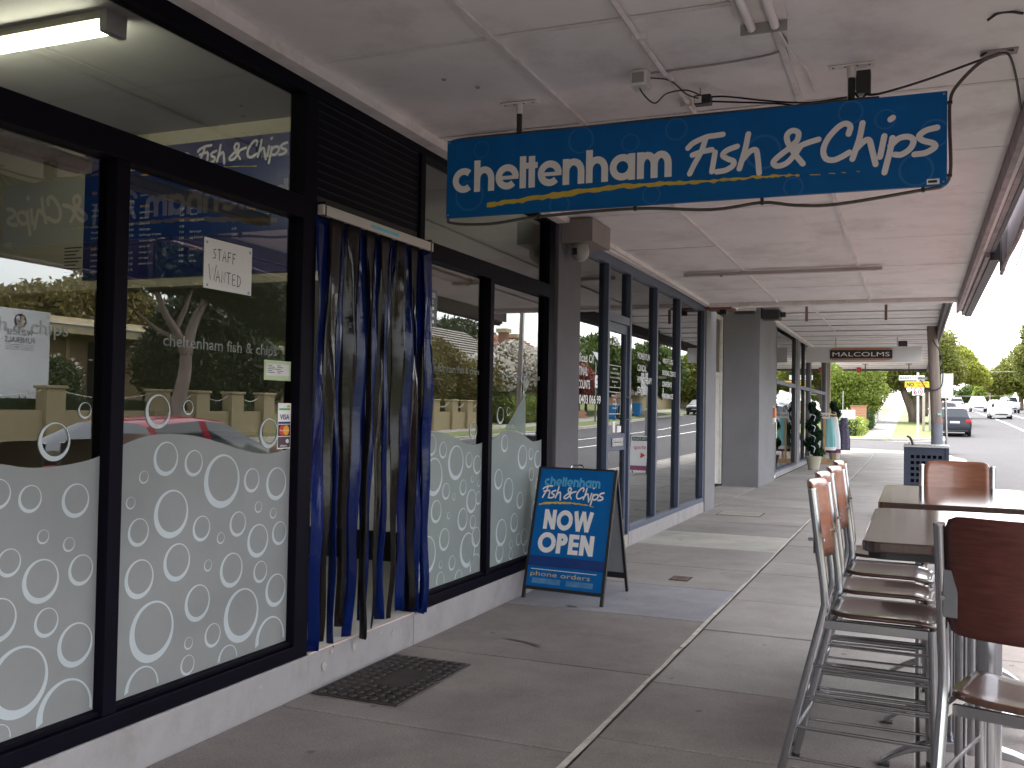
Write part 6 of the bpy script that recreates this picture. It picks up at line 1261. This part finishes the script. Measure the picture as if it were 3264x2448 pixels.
# trees of the reflection
b = zt(19.8, 25.6)
tree('street_tree', 'pale barked tree forking above the garden wall opposite', (19.7, 25.5, b), [([(19.7, 25.3, b - .1), (19.7, 25.45, 1.2), (19.6, 25.7, 2.4), (19.6, 25.75, 3.2)], .27, .19), ([(19.6, 25.75, 3.1), (19.5, 25.2, 3.8), (19.4, 24.5, 4.4), (19.3, 23.8, 5.4)], .18, .08), ([(19.6, 25.75, 3.1), (19.7, 26.2, 4.2), (19.8, 26.9, 5.1), (19.8, 27.5, 6)], .2, .08), ([(19.5, 25.1, 3.9), (19.2, 25.2, 4.6), (19, 25.4, 5.6)], .1, .05), ([(19.5, 25.3, 3.6), (19.8, 24.6, 3.9), (20, 23.9, 4.4)], .09, .04), ([(19.7, 26.1, 4.1), (19.6, 26.5, 5.0), (19.5, 26.2, 6)], .1, .05)],
     [((19.6, 23.2, 6.2), (1.8, 1.8, 1.2)), ((19.6, 25.5, 6.9), (2.2, 2.2, 1.5)), ((19.8, 28, 6.4), (2, 2, 1.4)), ((19.8, 30, 5.6), (1.4, 1.5, 1.3)), ((19.4, 24.4, 5.5), (1, 1.2, .5)), ((19.6, 30.8, 4.8), (.8, .9, .8)), ((19.6, 26.9, 5.6), (1.2, 1.3, .6))], 30000, .11, L_DRK, 41, BARK_P, droop=.6)
def bush(nm, label, x, y, blobs, n, size, mat, seed, bark=BARK): 
    b = zt(x, y); return tree(nm, label, (x, y, b), simple_trunk(x, y, 1.5, .14), blobs, n, size, mat, seed, bark)
bush('garden_tree', 'dense dark evergreen behind the garden wall opposite', 26, 34.5, [((26, 32.8, 3.2), (1.9, 2.2, 2.0)), ((26, 35.5, 3.4), (2, 2.6, 2.3)), ((26, 34, 5.0), (1.8, 2.4, 1.5)), ((25.6, 37.3, 2.9), (1.5, 1.8, 1.7)), ((26, 36, 5.2), (1.5, 1.8, 1.2))], 32000, .13, L_DRK, 42)
bush('rose_bush', 'white flowering rose bush before the low brick building', 23.5, 24, [((23.5, 24, 2.0), (.8, 1.0, .9))], 2500, .07, L_HDG, 43)
leaves('blossom', L_WHT, [o for o in bpy.data.objects if o.name.startswith('rose_bush')][0], [((23.5, 24, 2.2), (.85, 1.05, .9))], 60, .07, 44, shell=.9)
bush('garden_tree', 'mid green tree above the low building roof', 38, 34, [((38, 32, 4.6), (3, 3.4, 2.1)), ((38, 36, 5.0), (3, 3.6, 2.5)), ((38, 40, 5.6), (3, 3.6, 2.9)), ((38, 28, 4.4), (3, 3, 2.0))], 46000, .17, L_OLV, 45)
bush('garden_tree', 'tall dark tree at the left end of the low building', 33, 24, [((33, 24.5, 6.4), (2, 2.2, 2.6)), ((33, 26, 4.5), (1.6, 1.6, 2))], 20000, .15, L_DRK, 46)
bush('garden_tree', 'green tree beyond the right end of the low building', 36, 51, [((36, 51, 5.4), (3, 3.4, 2.6)), ((36, 55, 5.2), (2.6, 3, 2.6)), ((34, 47.5, 6.8), (1.6, 2, 1.3))], 28000, .18, L_MID, 47)
bush('garden_tree', 'olive topped shrub behind driveway wall opposite', 23.8, 53, [((23.8, 49.5, 2.9), (2.2, 2.8, 2.2)), ((24, 53.5, 3.0), (2.2, 3, 2.4)), ((24, 51.5, 4.3), (2, 2.8, 1.4)), ((23, 56.5, 2.6), (1.8, 2.2, 2.0))], 34000, .12, L_OLV, 48)
mg = bush('blossom_tree', 'white flowering magnolia tree beside the driveway opposite', 24.5, 65, [((24.5, 61, 3.4), (2.0, 2.8, 1.7)), ((24.5, 65.5, 4.3), (2.2, 3.4, 2.0)), ((24.5, 69, 4.1), (2, 2.6, 1.8)), ((24.5, 65, 2.3), (2.4, 4.5, 1.3))], 18000, .13, L_OLV, 49)
leaves('blossom', L_WHT, mg, [((24.3, 61, 3.6), (2.1, 2.9, 1.7)), ((24.3, 65.5, 4.5), (2.3, 3.5, 2.0)), ((24.3, 69, 4.3), (2.1, 2.7, 1.8))], 6500, .15, 50, shell=.8)
hedge('clipped_hedge', 'tall square clipped hedge beyond the driveway opposite', 19.95, 21.6, 55.0, 60.8, zt(21, 58), 2.8, L_BRT, 13000, .07, 51)
tree('garden_tree', 'big rounded dark tree rising behind the tiled houses', (48, 104, zt(48, 104)), simple_trunk(48, 104, 6, .5), [((47, 99, 8.6), (4, 5, 3.2)), ((48, 106, 9.3), (4, 5, 3.0)), ((48, 112, 8), (4, 5, 3.4))], 9000, .3, L_DRK, 52)
bush('garden_tree', 'green tree over the brick fence opposite', 22, 76, [((22, 74, 4.6), (2.2, 3.2, 2.6)), ((22, 79, 5.2), (2.4, 3.4, 2.8))], 12000, .22, L_MID, 53)
bush('pink_tree', 'pink flowering tree by the solar street post opposite', 20.6, 70, [((20.6, 70, 3.6), (1.2, 2.0, 1.5))], 5000, .12, L_PNK, 54)
bush('street_tree', 'street tree over the blue wheelie bins opposite', 18.2, 83, [((18.2, 82, 5.2), (2.2, 3.2, 2.3)), ((18.4, 87, 5.0), (2.2, 3, 2.2))], 13000, .2, L_MID, 55)
bush('street_tree', 'street tree behind the black sedan opposite', 18.2, 104, [((18.2, 103, 5.0), (2.4, 4.5, 3.0)), ((18.4, 110, 5.4), (2.4, 4, 2.6))], 12000, .24, L_FIG, 56)
# houses
ROOFT = M('grey tile', (.16, .14, .12), .8, var=.25, vs=3); ROOFR = M('terracotta tile', (.30, .12, .07), .8, var=.2, vs=3); BRICKH = M('house brick', (.30, .15, .10), .85, var=.15, vs=4)
def house(label, x0, x1, y0, y1, ze, zr, roof, nm='tiled_house'):
    t = thing(nm, label, 'building', ((x0 + x1) / 2, (y0 + y1) / 2, zt(x0, y0))); bx('wall', BRICKH, t, x0 + .4, x1 - .4, y0 + .4, y1 - .4, zt(x0, y0) - .3, ze)
    xm = (x0 + x1) / 2; e = 2.5
    a, b_, c, d = Vector((x0, y0, ze)), Vector((x0, y1, ze)), Vector((xm, y1 - e, zr)), Vector((xm, y0 + e, zr)); a2, b2_ = Vector((x1, y0, ze)), Vector((x1, y1, ze))
    MB().add([a, b_, c, d, a2, b2_], [(0, 1, 2, 3), (5, 4, 3, 2), (4, 0, 3), (1, 5, 2), (0, 4, 5, 1)]).build('roof', roof, t)
    n = 14
    for k in range(n):     # tile courses on the street slope
        u0, u1 = k / n, (k + .96) / n; q = [a.lerp(d, u0), b_.lerp(c, u0), b_.lerp(c, u1), a.lerp(d, u1)]; nn = (b_ - a).cross(d - a).normalized(); nn = nn if nn.z > 0 else -nn
        MB().prism([(0, 0), (1, 0), (1, 1), (0, 1)], (0, 0, 0), (1, 0, 0), (0, 1, 0), (0, 0, 1)).v
        MB().add([q[0] + nn * .10, q[1] + nn * .10, q[2] + nn * .02, q[3] + nn * .02, q[0], q[1], q[2], q[3]], [(0, 1, 2, 3), (0, 4, 5, 1), (2, 6, 7, 3), (0, 3, 7, 4), (1, 5, 6, 2)]).build('tile_course', roof, t)
    for y in (y0 + 2.5, y1 - 2.5):
        w = bx('window', CARGLASS, t, x0 + .36, x0 + .40, y - .7, y + .7, ze - 1.9, ze - .5); bx('window_frame', WHITE, w, x0 + .34, x0 + .359, y - .78, y + .78, ze - .5, ze - .42); bx('window_sill', WHITE, w, x0 + .3, x0 + .359, y - .8, y + .8, ze - 2.0, ze - 1.9)
    return t
h1 = house('house with grey tiled hip roof behind the magnolia', 28, 38, 64, 78, 4.6, 8.0, ROOFT); h2 = house('house with terracotta roof behind the tall clipped hedge', 28.5, 38, 78.5, 92, 5.2, 8.4, ROOFR)
for y, zt_ in ((78.0, 8.5), (80.4, 8.2)): bx('chimney', BRICKH, h2, 30, 30.7, y - .40, y + .40, 5.3, zt_ - .35); bx('chimney_cap', CRM, h2, 29.85, 30.85, y - .55, y + .55, zt_ - .349, zt_)
house('house with grey roof beyond the flowering tree', 26, 36, 95, 110, 5, 8.2, ROOFT)
# street furniture of the far side
t = thing('power_pole', 'leaning timber power pole on the verge opposite', 'pole', (18.2, 53, zt(18.2, 53))); MB().tube([(18.4, 52.3, zt(18.2, 53) - .1), (18.4, 52.9, 9.5)], [.13, .10], 10).build('shaft', POLE, t, smooth=True); bx('cross_arm', POLE, t, 17.2, 19.6, 52.8, 52.95, 8.6, 8.75); MB().tube([(18.2, 52.25, 1), (18.2, 52.7, 8)], .03, 6).build('conduit', STEEL, t)
t = thing('diamond_sign', 'diamond shaped warning sign back beside the opposite pole', 'sign', (18.0, 52.6, zt(18, 52))); MB().tube([(18.05, 52.2, zt(18, 52)), (18.05, 52.45, 3.4)], .05, 8).build('post', STEEL, t); MB().prism([(0, -.5), (.5, 0), (0, .5), (-.5, 0)], (17.95, 52.5, 3.0), UXY, UZ, (.02, 0, 0)).build('plate', STEEL, t)
t = thing('parking_sign', 'small white parking sign on the opposite verge', 'sign', (18.6, 42, zt(18, 42))); MB().tube([(18.6, 41.2, zt(18, 42)), (18.6, 41.2, 3.0)], .035, 8).build('post', STEEL, t); bx('plate', SW, t, 18.53, 18.55, 41.05, 41.35, 2.5, 3.1)
t = thing('solar_sign', 'solar panel topped school speed sign opposite', 'sign', (18.2, 66.5, zt(18, 66))); MB().tube([(18.2, 66.6, zt(18, 66)), (18.2, 66.6, 5.0)], .06, 8).build('post', STEEL, t); MB().prism([(-.7, -.45), (.7, -.45), (.7, .45), (-.7, .45)], (18.0, 66.6, 5.3), UXY, Vector((.5, 0, .8)), (.03, 0, .02)).build('solar_panel', M('solar cell', (.02, .02, .05), .2), t); bx('speed_plate', SW, t, 18.1, 18.13, 66.2, 67.0, 3.1, 4.0); text('C', INK, t, (18.098, 66.85, 3.3), (0, -1, 0), UZ, .5, .4)
BINB = M('blue bin plastic', (.02, .16, .42), .5, var=.05); BING = M('dark green bin plastic', (.02, .05, .035), .5)
for i, (y, mt, lab) in enumerate(((71.3, BINB, 'first blue wheelie bin on the verge opposite'), (72.4, BING, 'dark wheelie bin between the blue ones opposite'), (73.6, BINB, 'second blue wheelie bin on the verge opposite'), (78.4, BINB, 'third blue wheelie bin standing apart opposite'))):
    z0 = zt(18.3, y) + .01; t = thing('wheelie_bin', lab, 'bin', (18.3, y, z0)); V = [(18.05, y - .25, z0), (18.55, y - .25, z0), (18.55, y + .25, z0), (18.05, y + .25, z0), (17.95, y - .32, z0 + 1.0), (18.65, y - .32, z0 + 1.0), (18.65, y + .32, z0 + 1.0), (17.95, y + .32, z0 + 1.0)]
    MB().add(V, [(0, 3, 2, 1), (4, 5, 6, 7), (0, 1, 5, 4), (1, 2, 6, 5), (2, 3, 7, 6), (3, 0, 4, 7)]).build('tub', mt, t, bevel=.02); bx('lid', BINB if i != 1 else BING, t, 17.90, 18.68, y - .34, y + .34, z0 + 1.001, z0 + 1.08, bevel=.03)
    for s_ in (-.2, .2): MB().lathe([(.1, -.02), (.1, .02)], (18.6, y + s_, z0 + .1), 12, 'y').build('wheel', TYRE, t)
bw = thing('brick_fence', 'low red brick fence on the opposite footpath', 'fence', (20.2, 67, zt(20, 66)))
for r_ in range(5):
    for k in range(7): bx('brick', BRK, bw, 20.0, 20.2, 64.2 + k * .8 + (.4 if r_ % 2 else 0), 64.98 + k * .8 + (.4 if r_ % 2 else 0), zt(20, 66) + r_ * .13, zt(20, 66) + r_ * .13 + .12)
tn = thing('rendered_fence', 'long cream fence behind the blue wheelie bins opposite', 'fence', (21, 90, zt(21, 90))); bx('panel', BEIGE, tn, 20.6, 20.8, 83, 112, 1.0, 2.9); bx('coping', CRM, tn, 20.55, 20.85, 82.9, 112.1, 2.901, 2.98)
tag(MB().add([(17.4, 50.6, zc(50, 17.4) + .014), (17.4, 54.6, zc(54, 17.4) + .014), (26, 54.6, zt(26, 54) + .03), (26, 50.6, zt(26, 51) + .03)], [(0, 3, 2, 1)]).build('driveway', CONC_LT), kind='structure')
